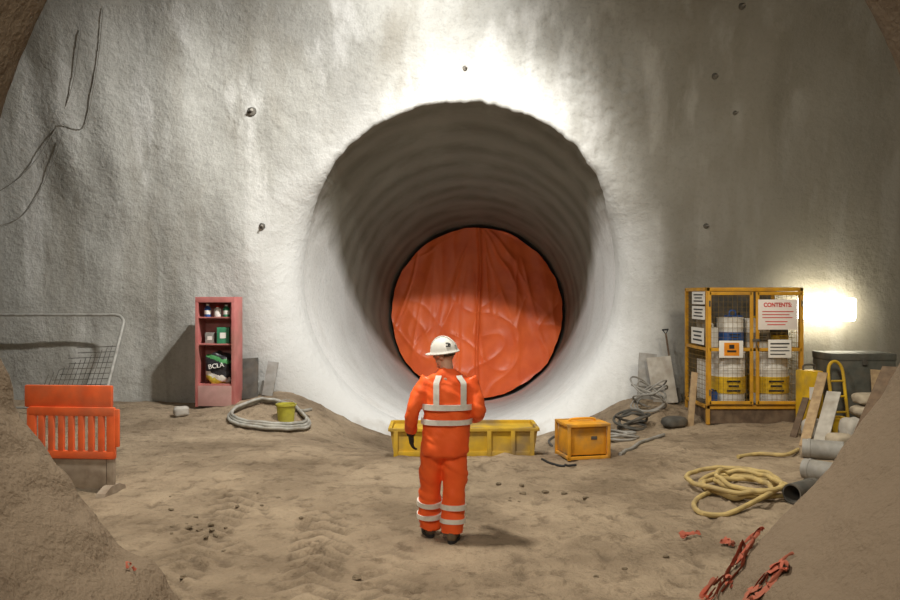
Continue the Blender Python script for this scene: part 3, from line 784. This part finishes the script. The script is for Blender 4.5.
# ------------------------------------------------------------ yellow skip in front of the tunnel mouth
sp_ = gp(464, 456); s = px_unit(sp_); W = 148*s; hh = 29*s; D = 0.7
sk = thing('skip', 'low dirty yellow steel trough with ribbed side in front of the tunnel mouth', 'trough', (sp_.x, sp_.y, sp_.z-0.02), R(1))
b = MB()
o_ = [(-W/2, hh), (-W/2+0.06, 0), (W/2-0.06, 0), (W/2, hh)]
b.prism(o_, 'y', 0.0, 0.02); b.prism(o_, 'y', D-0.02, D)
b.box((0, D/2, 0.012), (W-0.14, D-0.04, 0.024))
for sx in (-1, 1): b.bar((sx*(W/2-0.07), D/2, 0.0), (sx*(W/2-0.01), D/2, hh), D-0.04, 0.02)
b.build('tray', m_yeld, sk)
b = MB(); b.box((0, D/2, hh-0.05), (W-0.06, D-0.05, 0.02)); b.build('cover_plate', m_yeld, sk)
b = MB()
b.box((0, -0.015, hh-0.02), (W, 0.05, 0.045), bev=0.006); b.box((0, D+0.015, hh-0.02), (W, 0.05, 0.045), bev=0.006)
for sx in (-1, 1): b.box((sx*W/2, D/2, hh-0.02), (0.05, D+0.03, 0.045), bev=0.006)
b.build('rim', m_yeld, sk)
for fx in (-0.46, -0.22, 0.0, 0.17, 0.33, 0.46):
    b = MB(); b.box((W*fx, -0.022, hh/2-0.01), (0.06, 0.044, hh-0.05), bev=0.006); b.build('rib', m_yeld, sk)
b = MB(); b.box((0, -0.012, 0.05), (W-0.2, 0.03, 0.07), bev=0.006); b.build('base_rail', m_yeld, sk)

# ------------------------------------------------------------ orange box right of the skip
op = gp(589, 459); s = px_unit(op); W, Hh, D = 45*s, 34.5*s, 0.5
ob = thing('generator', 'battered orange steel generator box in a frame right of the yellow trough', 'generator', (op.x, op.y, op.z-0.015), R(12))
b = MB(); b.box((0, D/2, Hh*0.52+0.03), (W-0.06, D-0.06, Hh*0.92), bev=0.02); b.build('casing', m_obox, ob)
b = MB()
for sx in (-1, 1):
    for y in (0.0, D): b.box((sx*(W/2-0.02), y, Hh/2), (0.04, 0.04, Hh), bev=0.005)
for z in (0.03, Hh):
    for y in (0.0, D): b.box((0, y, z), (W, 0.04, 0.04), bev=0.005)
    for sx in (-1, 1): b.box((sx*(W/2-0.02), D/2, z), (0.04, D, 0.04), bev=0.005)
b.build('frame', m_obox, ob)
b = MB(); b.box((W*0.14, 0.028, Hh*0.62), (W*0.14, 0.008, Hh*0.10), bev=0.002); b.build('control_plate', m_dgrey, ob)
b = MB(); b.tube(cat([(-W*0.3, D/2, Hh), (-W*0.28, D/2, Hh+0.05), (0, D/2, Hh+0.06), (W*0.28, D/2, Hh+0.05), (W*0.3, D/2, Hh)], 5), 0.016, 8); b.build('handle', m_obox, ob)
def cable(pxs, r, mat, label, name='cable', category='cable'):
    pts = []
    for q in pxs:
        p = gp(q[0], q[1]); pts.append(p+Vector((0, 0, r*0.8+(q[2] if len(q) > 2 else 0))))
    pts = cat(pts, 8)
    for p in pts: p.z = max(p.z, gz(p.x, p.y)+r*0.7)
    b = MB(); b.tube(pts, r, 8); return tag(b.build(name, mat), label, category)
cable([(552, 447), (549, 442), (556, 437), (563, 440)], 0.022, m_dgrey, 'dark cable end between the yellow trough and the orange generator')
cable([(620, 456), (632, 450), (640, 444), (652, 440), (664, 436)], 0.026, m_grey, 'grey cable on the ground right of the orange generator')
cable([(542, 460), (550, 464), (562, 467), (576, 466)], 0.016, m_black, 'thin black cable on the ground in front of trough and generator')
def tangle(px, Y, rx, ry, rz_, n, r, mat, label, seed, category='cable', name='cable'):
    p = at(px, Y); pts = []
    for k in range(n):
        a = k*0.55+0.8*nz(k*0.13, seed); q = 0.55+0.45*nz(k*0.21, seed, 2)+0.25
        zz = rz_*(0.5+0.5*math.sin(k*0.37+seed))*(0.5+0.6*abs(nz(k*0.17, seed, 5)))
        pts.append(Vector((rx*q*math.cos(a), ry*q*math.sin(a), r+zz)))
    b = MB(); b.tube(cat(pts, 4), r, 7); o = b.build(name, mat); o.location = p; return tag(o, label, category)
tangle(632, 13.6, 0.30, 0.26, 0.38, 60, 0.022, m_dgrey, 'dark tangle of cable heaped behind the orange generator', 3.0)
tangle(650, 14.3, 0.36, 0.28, 0.75, 90, 0.016, m_grey, 'pale grey tangle of thin hose piled left of the cage', 8.0, 'hose', 'hose')
tangle(622, 12.75, 0.30, 0.2, 0.16, 40, 0.02, m_grey, 'low grey cable heap beside the orange generator', 12.0)
b = MB(); b.box((0, 0, 0.44), (0.46, 0.05, 0.88), bev=0.008); o = b.build('board', m_pale); o.location = at(666, 14.85, -0.01); o.rotation_euler = (R(-14), R(-5), R(4)); tag(o, 'pale weathered board leaning on the wall left of the cage', 'board')
b = MB(); b.box((0, 0, 0.44), (0.34, 0.04, 0.88), bev=0.008); o = b.build('board', m_grey); o.location = at(646, 15.0, -0.01); o.rotation_euler = (R(-14), R(6), 0); tag(o, 'grey board on wall behind the pale grey hose tangle', 'board')
b = MB(); b.box((0, 0, 0.46), (0.1, 0.06, 0.92), bev=0.006); o = b.build('timber', m_wood); o.location = at(690, 13.45, -0.01); o.rotation_euler = (R(-10), R(8), 0); tag(o, 'short timber post leaning on the left side of the cage', 'timber')
shv = thing('shovel', 'long handled shovel standing against the wall left of the cage', 'shovel', at(676, 14.95)); shv.rotation_euler = (R(-12), R(-5), 0)
b = MB(); b.tube([(0, 0, 0.3), (0, 0, 1.35)], 0.018, 8); b.build('shaft', m_dwood, shv)
b = MB(); b.tube([(-0.06, 0, 1.42), (0.06, 0, 1.42)], 0.016, 8); b.tube([(-0.05, 0, 1.42), (0, 0, 1.33), (0.05, 0, 1.42)], 0.012, 8); b.build('grip', m_black, shv)
b = MB(); b.prism([(-0.11, 0.3), (-0.12, 0.1), (-0.07, 0.02), (0, 0), (0.07, 0.02), (0.12, 0.1), (0.11, 0.3)], 'y', -0.008, 0.008); b.build('blade', m_dgrey, shv)
sack('bag', at(674, 13.4, -0.015), 0.3, (0.42, 0.3, 0.17), m_dgrey, 'slumped dark bag on the ground before the pale board', 'bag', None, 0, 8)

# ------------------------------------------------------------ amber storage cage
kp = gp(755, 424); s = px_unit(kp); W, Hc, D = 97*s, 137*s, 1.25
cg = thing('cage', 'amber steel storage cage with two mesh doors and safety notices', 'cage', (kp.x, kp.y, kp.z-0.01))
def lx(px): return (px-755)*s
def lz(py): return (424-py)*s
zf = lz(405); zm = lz(349)
b = MB()
for sx in (-1, 1):
    for y in (0.03, D-0.03): b.box((sx*(W/2-0.03), y, Hc/2), (0.06, 0.06, Hc), bev=0.004)
for z in (zf-0.03, Hc-0.03):
    for y in (0.03, D-0.03): b.box((0, y, z), (W, 0.055, 0.06), bev=0.004)
    for sx in (-1, 1): b.box((sx*(W/2-0.03), D/2, z), (0.055, D, 0.06), bev=0.004)
b.box((-W/2+0.03, D/2, zm), (0.04, D, 0.05)); b.box((W/2-0.03, D/2, zm), (0.04, D, 0.05)); b.box((0, D-0.03, zm), (W, 0.04, 0.05))
b.build('frame', m_cage, cg)
b = MB(); b.box((0, D/2, zf+0.005), (W-0.06, D-0.04, 0.012)); b.build('floor_plate', m_dgrey, cg)
b = MB(); b.box((0, D/2, zf/2-0.02), (W-0.08, D-0.06, zf-0.06)); o = b.build('base', m_dwood, cg); o['label'] = 'solid dark base under the cage'
b = MB(); b.box((0, D/2+0.1, zm), (W-0.06, D-0.34, 0.02)); b.build('shelf', m_cage, cg)
b = MB(); b.box((0, D-0.02, (zf+Hc)/2), (W-0.1, 0.012, Hc-zf-0.1)); b.build('back_panel', m_dgrey, cg)  # dark plate added so the cage interior looks shaded
def wires(b, p0, u, v, nu, nv, w=0.006):
    p0, u, v = Vector(p0), Vector(u), Vector(v)
    for i in range(nu+1): b.bar(p0+u*(i/nu), p0+u*(i/nu)+v, w, w)
    for i in range(nv+1): b.bar(p0+v*(i/nv), p0+v*(i/nv)+u, w, w)
b = MB(); wires(b, (-W/2+0.03, 0.03, Hc), (W-0.06, 0, 0), (0, D-0.06, 0), 16, 12); b.build('top_mesh', m_cagewire, cg)
for sx in (-1, 1):
    b = MB(); wires(b, (sx*(W/2-0.03), 0.05, zf), (0, D-0.1, 0), (0, 0, Hc-zf-0.05), 14, 24); b.build('side_mesh', m_cagewire, cg)
for sx in (-1, 1):
    xa, xb = (lx(709), lx(751)) if sx < 0 else (lx(757), lx(801))
    b = MB(); z0, z1 = zf+0.02, Hc-0.07
    for x in (xa, xb): b.box((x, -0.02, (z0+z1)/2), (0.055, 0.035, z1-z0), bev=0.004)
    for z in (z0+0.03, zm, z1-0.03): b.box(((xa+xb)/2, -0.02, z), (xb-xa, 0.035, 0.055), bev=0.004)
    d_ = b.build('door', m_cage, cg)
    b = MB(); wires(b, (xa, -0.015, z0), (xb-xa, 0, 0), (0, 0, z1-z0), 9, 22, 0.004); b.build('mesh_panel', m_cagewire, d_)
    for z in (z0+0.2, z1-0.2):
        b = MB(); b.tube([((xa if sx < 0 else xb), -0.045, z-0.05), ((xa if sx < 0 else xb), -0.045, z+0.05)], 0.014, 8); b.build('hinge', m_dgrey, d_)
    if sx > 0:
        b = MB(); b.box((xa-0.03, -0.05, zm+0.16), (0.12, 0.025, 0.04), bev=0.004); b.tube([(xa-0.03, -0.06, zm+0.15), (xa-0.03, -0.075, zm+0.08), (xa-0.01, -0.07, zm+0.03)], 0.01, 8); b.build('latch', m_dgrey, d_)
def sign(x0, y0, x1, y1, mat, label):
    b = MB(); b.box(((lx(x0)+lx(x1))/2, -0.052, (lz(y0)+lz(y1))/2), (lx(x1)-lx(x0), 0.008, lz(y0)-lz(y1)), bev=0.001)
    o = b.build('sign', mat, cg); o['label'] = label; return o
def bars(parent, rows, mat, name='print', y=-0.058):
    b = MB()
    for (x0, x1, yy, h) in rows: b.box(((lx(x0)+lx(x1))/2, y, lz(yy)), (lx(x1)-lx(x0), 0.003, h*s))
    return b.build(name, mat, parent)
sg = sign(757, 299, 796, 329, m_pink, 'pale sign headed CONTENTS in red')
text('CONTENTS:', 0.100, m_redtxt, sg, (lx(776.3), -0.058, lz(304.5)), sx=0.86, ext=0.002, bold=0.003)
bars(sg, [(761, 792, 311, 0.8), (761, 788, 314, 0.8), (761, 791, 317, 0.8), (764, 786, 321, 0.8), (766, 784, 324, 0.8)], m_redtxt)
sg = sign(718, 340, 742, 357, m_paper, 'white notice with an orange hazard square')
bars(sg, [(723, 738, 348.5, 13)], m_orgtxt); bars(sg, [(728, 733, 346, 4), (726, 735, 350.5, 2)], m_blktxt, 'black_print', -0.061)
sg = sign(767, 339, 790, 357, m_paper, 'white notice on the right hand door')
bars(sg, [(769, 788, 343, 1.4), (769, 786, 346.5, 1), (769, 788, 350, 1), (769, 784, 353.5, 1)], m_blktxt)
for (z0, z1, ya) in ((lz(304), lz(291), 0.42), (lz(319.5), lz(306), 0.42), (lz(345), lz(328), 0.46)):
    b = MB(); b.box((-W/2-0.008, ya, (z0+z1)/2), (0.006, 0.7, z1-z0)); o = b.build('sign', m_paper, cg); o['label'] = 'white notice on the side of the cage'
    b = MB()
    for i in range(3): b.box((-W/2-0.0125, ya, z0+(z1-z0)*(0.25+0.25*i)), (0.003, 0.5-0.1*(i % 2), (z1-z0)*0.1))
    b.build('print', m_blktxt, o)
KB = Vector((kp.x, kp.y, kp.z-0.01))
def drum(px, y, r, h, label, z=None, bandm=None, body=None, group='drums and tubs inside the cage'):
    o = thing('drum', label, 'drum', KB+Vector((lx(px), y, (zf+0.012) if z is None else z)), 0, group)
    b = MB(); b.lathe([(0, 0), (r*0.97, 0), (r, 0.02), (r, h*0.31), (r*1.03, h*0.33), (r, h*0.35), (r, h*0.64), (r*1.03, h*0.66), (r, h*0.68), (r, h*0.96), (r*1.03, h*0.985), (r*0.98, h), (r*0.95, h*0.975), (0, h*0.975)], 32); b.build('barrel', body or m_white, o)
    b = MB(); b.lathe([(r*1.0, h*0.20), (r*1.045, h*0.20), (r*1.045, h*0.52), (r*1.0, h*0.52)], 32); bo = b.build('band', bandm or m_yel, o)
    b = MB()
    for i in range(3):
        b.box((0, -r*1.05, h*(0.26+0.09*i)), (r*(0.8-0.2*(i % 2)), 0.012, h*0.03))
    b.build('print', m_blktxt, bo)
    b = MB(); b.lathe([(0, h*0.97), (r*0.16, h*0.97), (r*0.16, h*1.02), (0, h*1.02)], 14); b.build('bung', m_dgrey, o)
drum(735, 0.36, 0.285, 0.88, 'white drum with yellow band behind the left cage door')
drum(778, 0.40, 0.32, 0.88, 'wider white drum with yellow band behind the right cage door')
drum(776, 1.0, 0.2, 0.8, 'white drum at the back right of the cage')
drum(728, 0.94, 0.22, 0.7, 'white tub at the back left of the cage', bandm=m_white)
drum(739, 0.44, 0.22, 0.52, 'white tub with blue band on the cage shelf', z=zm+0.011, bandm=m_blue)
drum(767, 0.44, 0.21, 0.50, 'white tub with grey band on the cage shelf', z=zm+0.011, bandm=m_grey)
drum(790, 0.45, 0.15, 0.42, 'dark tub on the right of the cage shelf', z=zm+0.011, bandm=m_yel, body=m_dgrey)
def jerry(px, y, z, sz, mat, label):
    o = thing('jerrycan', label, 'jerrycan', KB+Vector((lx(px), y, z)), 0.1, 'jerrycans inside the cage')
    b = MB(); b.box((0, 0, sz[2]*0.44), (sz[0], sz[1], sz[2]*0.88), bev=0.025); b.build('can', mat, o)
    b = MB(); b.tube(cat([(-sz[0]*0.3, 0, sz[2]*0.86), (-sz[0]*0.25, 0, sz[2]), (sz[0]*0.1, 0, sz[2]), (sz[0]*0.15, 0, sz[2]*0.86)], 4), 0.014, 8); b.build('handle', mat, o)
    b = MB(); b.lathe([(0, sz[2]*0.86), (0.03, sz[2]*0.86), (0.03, sz[2]*0.96), (0, sz[2]*0.96)], 12, Matrix.Translation((sz[0]*0.34, 0, 0))); b.build('cap', m_black, o)
jerry(714.5, 0.13, zf+0.012, (0.15, 0.14, 0.24), m_blue, 'small blue can at the front left of the cage floor')
jerry(719, 0.78, zm+0.011, (0.2, 0.26, 0.62), m_grey, 'tall grey jerrycan on the left of the cage shelf')
jerry(719, 0.38, zm+0.011, (0.16, 0.2, 0.40), m_white, 'white jerrycan on the cage shelf near the hazard notice')
jerry(752, 0.88, zm+0.011, (0.26, 0.24, 0.62), m_blue, 'blue jerrycan at the back of the cage shelf')
jerry(782, 0.88, zm+0.011, (0.26, 0.24, 0.60), m_yel, 'yellow jerrycan at the back right of the cage shelf')

# ------------------------------------------------------------ wall lamp on the right
lp = P(835, 309, 14.9); lp.y = Yw(lp.x, lp.z)-0.34
wl = thing('wall_lamp', 'glowing white strip lamp on the wall right of the cage', 'lamp', lp, 0)
for sx in (-1, 1):
    b = MB(); b.box((sx*0.3, 0.2, 0), (0.05, 0.30, 0.05)); b.build('bracket', m_galv, wl)
b = MB(); b.box((0, 0.0, 0), (1.10, 0.12, 0.44), rot=Matrix.Rotation(R(2), 3, 'Y'), bev=0.06); b.build('diffuser', m_lamp, wl)

# ------------------------------------------------------------ clutter on the right
q = P(864, 353, 13.2); gx, gy = q.x, 13.2; gzz = gz(gx, gy)
ch = thing('tool_chest', 'dark grey-green steel chest under the wall lamp', 'chest', (gx, gy, gzz-0.01))
hh = q.z-gzz
b = MB(); b.box((0, 0.35, hh/2-0.06), (1.06, 0.7, hh-0.12), bev=0.015); b.build('chest_body', m_greensteel, ch)
b = MB(); b.box((0, 0.35, hh-0.06), (1.08, 0.72, 0.12), bev=0.02); b.build('lid', m_greensteel, ch)
b = MB(); b.box((0, -0.02, hh-0.14), (0.08, 0.03, 0.1), bev=0.006); b.build('latch', m_dgrey, ch)
yb_ = thing('fuel_can', 'yellow box-shaped can with handle beside the cage', 'can', at(816, 12.95, -0.01), 0.1)
b = MB(); b.box((0, 0.2, 0.48), (0.3, 0.34, 0.96), bev=0.03); b.build('can', m_yel, yb_)
b = MB(); b.tube(cat([(-0.1, 0.2, 0.95), (-0.09, 0.2, 1.04), (0.09, 0.2, 1.04), (0.1, 0.2, 0.95)], 5), 0.016, 8); b.build('handle', m_dgrey, yb_)
b = MB(); b.box((0, 0.015, 0.6), (0.2, 0.01, 0.2)); b.build('sticker', m_paper, yb_)
lo = thing('hand_truck', 'yellow tubular hand truck leaning in front of the dark chest', 'hand truck', at(842, 12.85), 0.25); lo.rotation_euler = (R(-10), 0, 0.15)
b = MB(); b.tube(cat([(-0.13, 0, 0.08), (-0.13, 0, 0.6), (-0.12, 0, 1.0), (0, 0, 1.12), (0.12, 0, 1.0), (0.13, 0, 0.6), (0.13, 0, 0.08)], 6), 0.026, 10)
for z in (0.3, 0.55, 0.8): b.tube([(-0.13, 0, z), (0.13, 0, z)], 0.018, 8)
b.build('frame', m_yel, lo)
b = MB(); b.box((0, -0.1, 0.04), (0.3, 0.2, 0.02)); b.build('toe_plate', m_yel, lo)
for sx in (-1, 1):
    b = MB(); b.lathe([(0, -0.025), (0.09, -0.025), (0.1, 0), (0.09, 0.025), (0, 0.025)], 18, Matrix.Translation((sx*0.18, 0.08, 0.1)) @ Matrix.Rotation(PI/2, 4, 'Y')); b.build('wheel', m_black, lo)
bx0, by0 = P(872, 410, 12.1).x, 12.1
zz = gz(bx0, by0)
for i, (dx, dy, dz, rz, lab) in enumerate(((0, 0, 0, 0.1, 'beige cement bag at the bottom of the stack before the chest'), (0.03, 0.02, 0.186, -0.12, 'beige cement bag second from the bottom of the stack'), (-0.02, 0, 0.372, 0.2, 'beige cement bag third from the bottom of the stack'), (0.02, 0.01, 0.558, -0.05, 'beige cement bag on top of the stack before the chest'))):
    sack('cement_bag', (bx0+dx, by0+dy, zz+dz-0.01), rz, (0.56, 0.4, 0.18), m_bag, lab, 'bag', 'cement bags stacked on the right', 0, i*2.3)
def plank(a, c, w, t, mat, label, name='plank'):
    a, c = Vector(a), Vector(c); b = MB(); d = c-a
    b.box((0, 0, d.length/2), (w, t, d.length), bev=0.004); o = b.build(name, mat); o.location = a
    o.rotation_mode = 'QUATERNION'; o.rotation_quaternion = d.to_track_quat('Z', 'Y'); return tag(o, label, 'plank')
a = at(804, 11.6); plank(a, P(823, 373, 12.6), 0.14, 0.035, m_wood, 'light timber plank leaning beside the yellow can')
a = at(819, 11.4); plank(a, P(834, 392, 12.0), 0.2, 0.03, m_pale, 'short pale plank leaning before the cement bags')
a = gp(850, 470); plank(a, P(893, 368, a.y+0.8), 0.26, 0.06, m_dwood, 'long dark timber plank leaning along the right-hand dirt slope')
a = at(793, 12.3); plank(a, P(806, 398, 12.75), 0.10, 0.03, m_dwood, 'short dark batten leaning at the right front corner of the cage')
cr = thing('crate', 'small yellow crate on the ground between pale plank and cement bags', 'crate', at(837, 12.4, -0.01), 0.05)
b = MB()
for sx in (-1, 1): b.box((sx*0.13, 0, 0.15), (0.02, 0.28, 0.3), bev=0.004); b.box((0, sx*0.14, 0.15), (0.28, 0.02, 0.3), bev=0.004)
b.box((0, 0, 0.012), (0.26, 0.28, 0.024)); b.build('crate_body', m_yel, cr)
b = MB()
for sx in (-1, 1): b.box((sx*0.13, 0, 0.29), (0.035, 0.32, 0.03), bev=0.004); b.box((0, sx*0.14, 0.29), (0.30, 0.035, 0.03), bev=0.004)
b.build('rim', m_yel, cr)
b = MB(); b.box((0, 0, 0.5), (0.6, 0.025, 1.0), bev=0.004); o = b.build('board', m_wood); o.location = at(893, 12.75, -0.01); o.rotation_euler = (R(-14), R(4), 0); tag(o, 'plywood offcut leaning on the dark chest at the far right', 'board')
def pipe(px, py, r, L, rz, label, mat, tilt=0.0):
    p = gp(px, py); b = MB()
    b.lathe([(r*0.86, 0), (r, 0), (r, L*0.12), (r*1.06, L*0.13), (r*1.06, L*0.2), (r, L*0.21), (r, L), (r*0.86, L), (r*0.86, 0)], 28, Matrix.Translation((0, 0, r*1.03)) @ Matrix.Rotation(PI/2+tilt, 4, 'X') @ Matrix.Translation((0, 0, -L/2)))
    o = b.build('pipe', mat); o.location = (p.x, p.y, p.z-0.01); o.rotation_euler = (0, 0, rz)
    return tag(o, label, 'pipe', 'short pipes on the right')
pipe(823, 459, 0.13, 0.5, R(62), 'pale grey pipe length farthest up the right-hand pile', m_grey)
pipe(822, 481, 0.12, 0.42, R(40), 'grey pipe length in the middle of the right-hand pile', m_grey)
pipe(803, 500, 0.105, 0.46, R(-52), 'dark grey pipe length lying beside the straw-coloured hose', m_dgrey)
sack('bag', at(860, 10.75, -0.012), 0.5, (0.30, 0.28, 0.24), m_bag, 'lumpy beige bag between the pipes and the dark plank', 'bag', None, 0, 21)
sack('bag', at(812, 12.35, -0.012), 0.9, (0.34, 0.28, 0.3), m_pale, 'pale bag slumped at the foot of the light plank', 'bag', None, 0, 25)
sack('bag', at(898, 11.45, -0.012), 0.4, (0.40, 0.34, 0.42), m_grey, 'upright grey bag beside the dark plank at the far right', 'bag', None, 0, 31)
sack('bag', at(840, 11.25, -0.012), 0.1, (0.36, 0.30, 0.26), m_bag, 'flat beige bag behind the pale grey pipe', 'bag', None, 0, 35)
sack('bag', at(852, 11.65, -0.012), 0.3, (0.34, 0.28, 0.40), m_pale, 'plump pale bag in front of the cement bag stack', 'bag', None, 0, 51)
# straw-coloured hose
hp = gp(742, 491); pts = []
for k in range(140):
    a = k*0.22; ph = a/(2*PI)
    rx = 0.40+0.11*math.sin(ph*2.3); ry = 0.48+0.10*math.cos(ph*1.7)
    x, y = hp.x+0.08*math.sin(ph*3)+rx*math.cos(a), hp.y+0.12*math.cos(ph*2)+ry*math.sin(a)
    x = min(x, hp.x+0.46)
    pts.append(Vector((x, y, gz(x, y)+0.028+0.022*ph+0.006*math.sin(a*1.5+ph))))
for px, py in ((735, 514), (716, 518), (699, 515), (694, 506), (704, 497), (722, 492)):
    p = gp(px, py); pts.append(p+Vector((0, 0, 0.026)))
b = MB(); b.tube(cat(pts, 3), 0.027, 10); tag(b.build('hose', m_hosey), 'straw-coloured hose heaped in loops on the ground at right', 'hose')
b = MB(); pts = [gp(px, py)+Vector((0, 0, h)) for px, py, h in ((738, 459, .03), (760, 456, .03), (785, 457, .03), (798, 452, .03))]
b.tube(cat(pts, 6), 0.027, 10); tag(b.build('hose', m_hosey), 'short straw-coloured hose length behind the heaped loops', 'hose')
# crumpled, torn red netting: a few torn ribbons pressed in the mud
def net(px, py, L, Wd, rz, label, seed, nrib, wmax=0.024):
    p = march(px, py, surf); rr = random.Random(int(seed)); mb = MB()
    c, s_ = math.cos(rz), math.sin(rz)
    for i in range(nrib):
        u, v = rr.uniform(-0.5, 0.5)*L, rr.uniform(-0.5, 0.5)*Wd; a = rr.uniform(0, 2*PI); q = []
        for k in range(rr.randint(3, 5)):
            X, Yy = p.x+c*u-s_*v, p.y+s_*u+c*v
            q.append(Vector((X-p.x, Yy-p.y, surf(X, Yy)-p.z+0.028+rr.uniform(0.0, 0.025))))
            a += rr.uniform(-1.2, 1.2); st = rr.uniform(0.03, 0.07)
            u = max(-L*0.6, min(L*0.6, u+st*math.cos(a)*1.3)); v = max(-Wd*0.6, min(Wd*0.6, v+st*math.sin(a)))
        pts = cat(q, 4); w = rr.uniform(0.010, wmax)
        mb.tube(pts, [(w*(0.55+0.45*abs(math.sin(j*0.7+i))), 0.0022) for j in range(len(pts))], 8)
    o = mb.build('netting', m_net, None, 30); o.location = p
    return tag(o, label, 'netting')
net(735, 568, 0.32, 0.22, 0.3, 'torn red netting scrap lying at the foot of the right-hand dirt slope', 1, 24, 0.03)
net(768, 584, 0.22, 0.13, -0.7, 'twisted red netting scrap lying on the right-hand dirt slope', 5, 13, 0.028)
net(729, 545, 0.15, 0.09, 0.9, 'small red scrap just behind the torn netting', 9, 8)
net(690, 538, 0.14, 0.06, 0.1, 'tiny red scrap alone on the mud left of the netting', 13, 6)
net(130, 574, 0.05, 0.04, 1.2, 'tiny red scrap on the mud at the front left', 17, 3, 0.013)
for i in range(36):
    if i < 12: px, py = random.gauss(205, 20), random.gauss(526, 9)
    elif i < 20: px, py = random.gauss(548, 26), random.gauss(497, 5)
    else: px, py = random.uniform(170, 690), random.uniform(480, 592)
    if 395 < px < 490 and py < 560: continue
    p = gp(px, py); r = random.uniform(0.012, 0.032)
    b = MB(); b.ell((0, 0, r*0.4), (r*1.3, r, r*0.6), None, 12, 8, 0.9, 0.6, i*3.7); o = b.build('mud_lump', m_stone, None, 40); o.location = (p.x, p.y, p.z-0.005); o.rotation_euler = (0, 0, random.random()*6)
    tag(o, 'small lump of dried mud lying on the cavern floor', 'mud lump', 'mud lumps on the floor')
# ------------------------------------------------------------ wall fittings
for px, py, r, lab in ((252, 111, 0.09, 'largest anchor bolt, on the wall upper left of the tunnel mouth'), (465, 68, 0.05, 'anchor bolt directly above the tunnel mouth'), (262, 226, 0.06, 'anchor bolt above the red cabinet'), (715, 76, 0.065, 'anchor bolt high on the dark wall at the right'), (742, 6, 0.065, 'anchor bolt at the top edge of the dark wall'), (735, 113, 0.045, 'anchor bolt just below the high right one'), (706, 226, 0.055, 'anchor bolt on the wall above the cage')):
    p = wp(px, py); o = thing('anchor_bolt', lab, 'bolt', p, 0, 'anchor bolts in the wall')
    T = Matrix.Rotation(PI/2, 4, 'X')
    b = MB(); b.lathe([(0, -0.03), (r, -0.03), (r*0.95, 0.015), (r*0.4, 0.03), (0, 0.03)], 12, T); b.build('plate', m_dgrey, o)
    b = MB(); b.lathe([(0, 0.0), (r*0.28, 0.0), (r*0.28, 0.12), (0, 0.12)], 10, T @ Matrix.Rotation(R(12), 4, 'Y')); b.build('stud', m_grey, o)
def wallcable(pxs, r, label):
    pts = [wp(a, c)+Vector((0, -0.03-(0.03*math.sin(i*2.1))**2, 0)) for i, (a, c) in enumerate(pxs)]
    b = MB(); b.tube(cat(pts, 8), r, 8); tag(b.build('cable', m_faint), label, 'cable')
wallcable([(104, 8), (100, 50), (94, 90), (84, 128), (62, 124)], 0.0065, 'thin cable hanging down the wall at upper left')
wallcable([(82, 30), (72, 90), (50, 140), (20, 178), (-25, 205)], 0.0065, 'thin cable sagging across the wall to the left edge')
wallcable([(62, 140), (44, 185), (20, 218), (-20, 230)], 0.006, 'faint lower cable curving to the left edge')

# ------------------------------------------------------------ lights
def aim(o, tgt):
    o.rotation_euler = (Vector(tgt)-Vector(o.location)).to_track_quat('-Z', 'Y').to_euler()
def light(name, typ, loc, tgt, e, col, **kw):
    l = bpy.data.lights.new(name, typ); l.energy = e; l.color = col
    for k_, v in kw.items(): setattr(l, k_, v)
    o = bpy.data.objects.new(name, l); COL.objects.link(o); o.location = loc; aim(o, tgt); return o
light('crown_floodlight', 'SPOT', (0.0, 11.5, 7.3), (-2.4, 14.8, 4.2), 1100, (1.0, 0.985, 0.945), spot_size=R(178), spot_blend=1.0, shadow_soft_size=0.08)
light('bore_fill', 'SPOT', (0.5, 7.6, 8.1), (0.4, 21.0, 0.2), 8200, (1.0, 0.985, 0.95), spot_size=R(48), spot_blend=1.0, shadow_soft_size=0.14)  # added unseen light that brightens the bore and the curtain
light('left_fill', 'SPOT', (-0.8, 11.6, 7.2), (-6.6, 15.0, 2.2), 2000, (1.0, 0.98, 0.92), spot_size=R(86), spot_blend=1.0, shadow_soft_size=0.10)  # added unseen fill for the left wall
light('vault_fill', 'SPOT', (-2.0, 7.0, 8.0), (0.2, 8.6, 0), 2600, (1.0, 0.945, 0.83), spot_size=R(96), spot_blend=0.8, shadow_soft_size=0.4)  # unseen overhead fill, added for the floor and the worker
light('near_fill', 'AREA', (-0.8, 1.6, 5.3), (0.0, 9.0, 0.9), 185, (1.0, 0.92, 0.78), shape='DISK', size=0.8)  # fill added behind the camera to light the worker's back
light('right_fill', 'AREA', (4.6, 8.6, 5.4), (5.6, 13.0, 1.2), 160, (1.0, 0.91, 0.74), shape='DISK', size=1.0)  # unseen frontal fill added to lift the cage contents
w = bpy.data.worlds.new('World'); S.world = w; w.use_nodes = True
w.node_tree.nodes['Background'].inputs['Color'].default_value = (0.02, 0.018, 0.015, 1); w.node_tree.nodes['Background'].inputs['Strength'].default_value = 0.5

# ------------------------------------------------------------ camera
cam = bpy.data.cameras.new('Camera'); co = bpy.data.objects.new('Camera', cam); COL.objects.link(co)
cam.sensor_width = 36; cam.lens = 32; cam.shift_y = -5/900; cam.clip_end = 200
co.location = (0, 0, H); co.rotation_euler = (PI/2, 0, 0)
S.camera = co
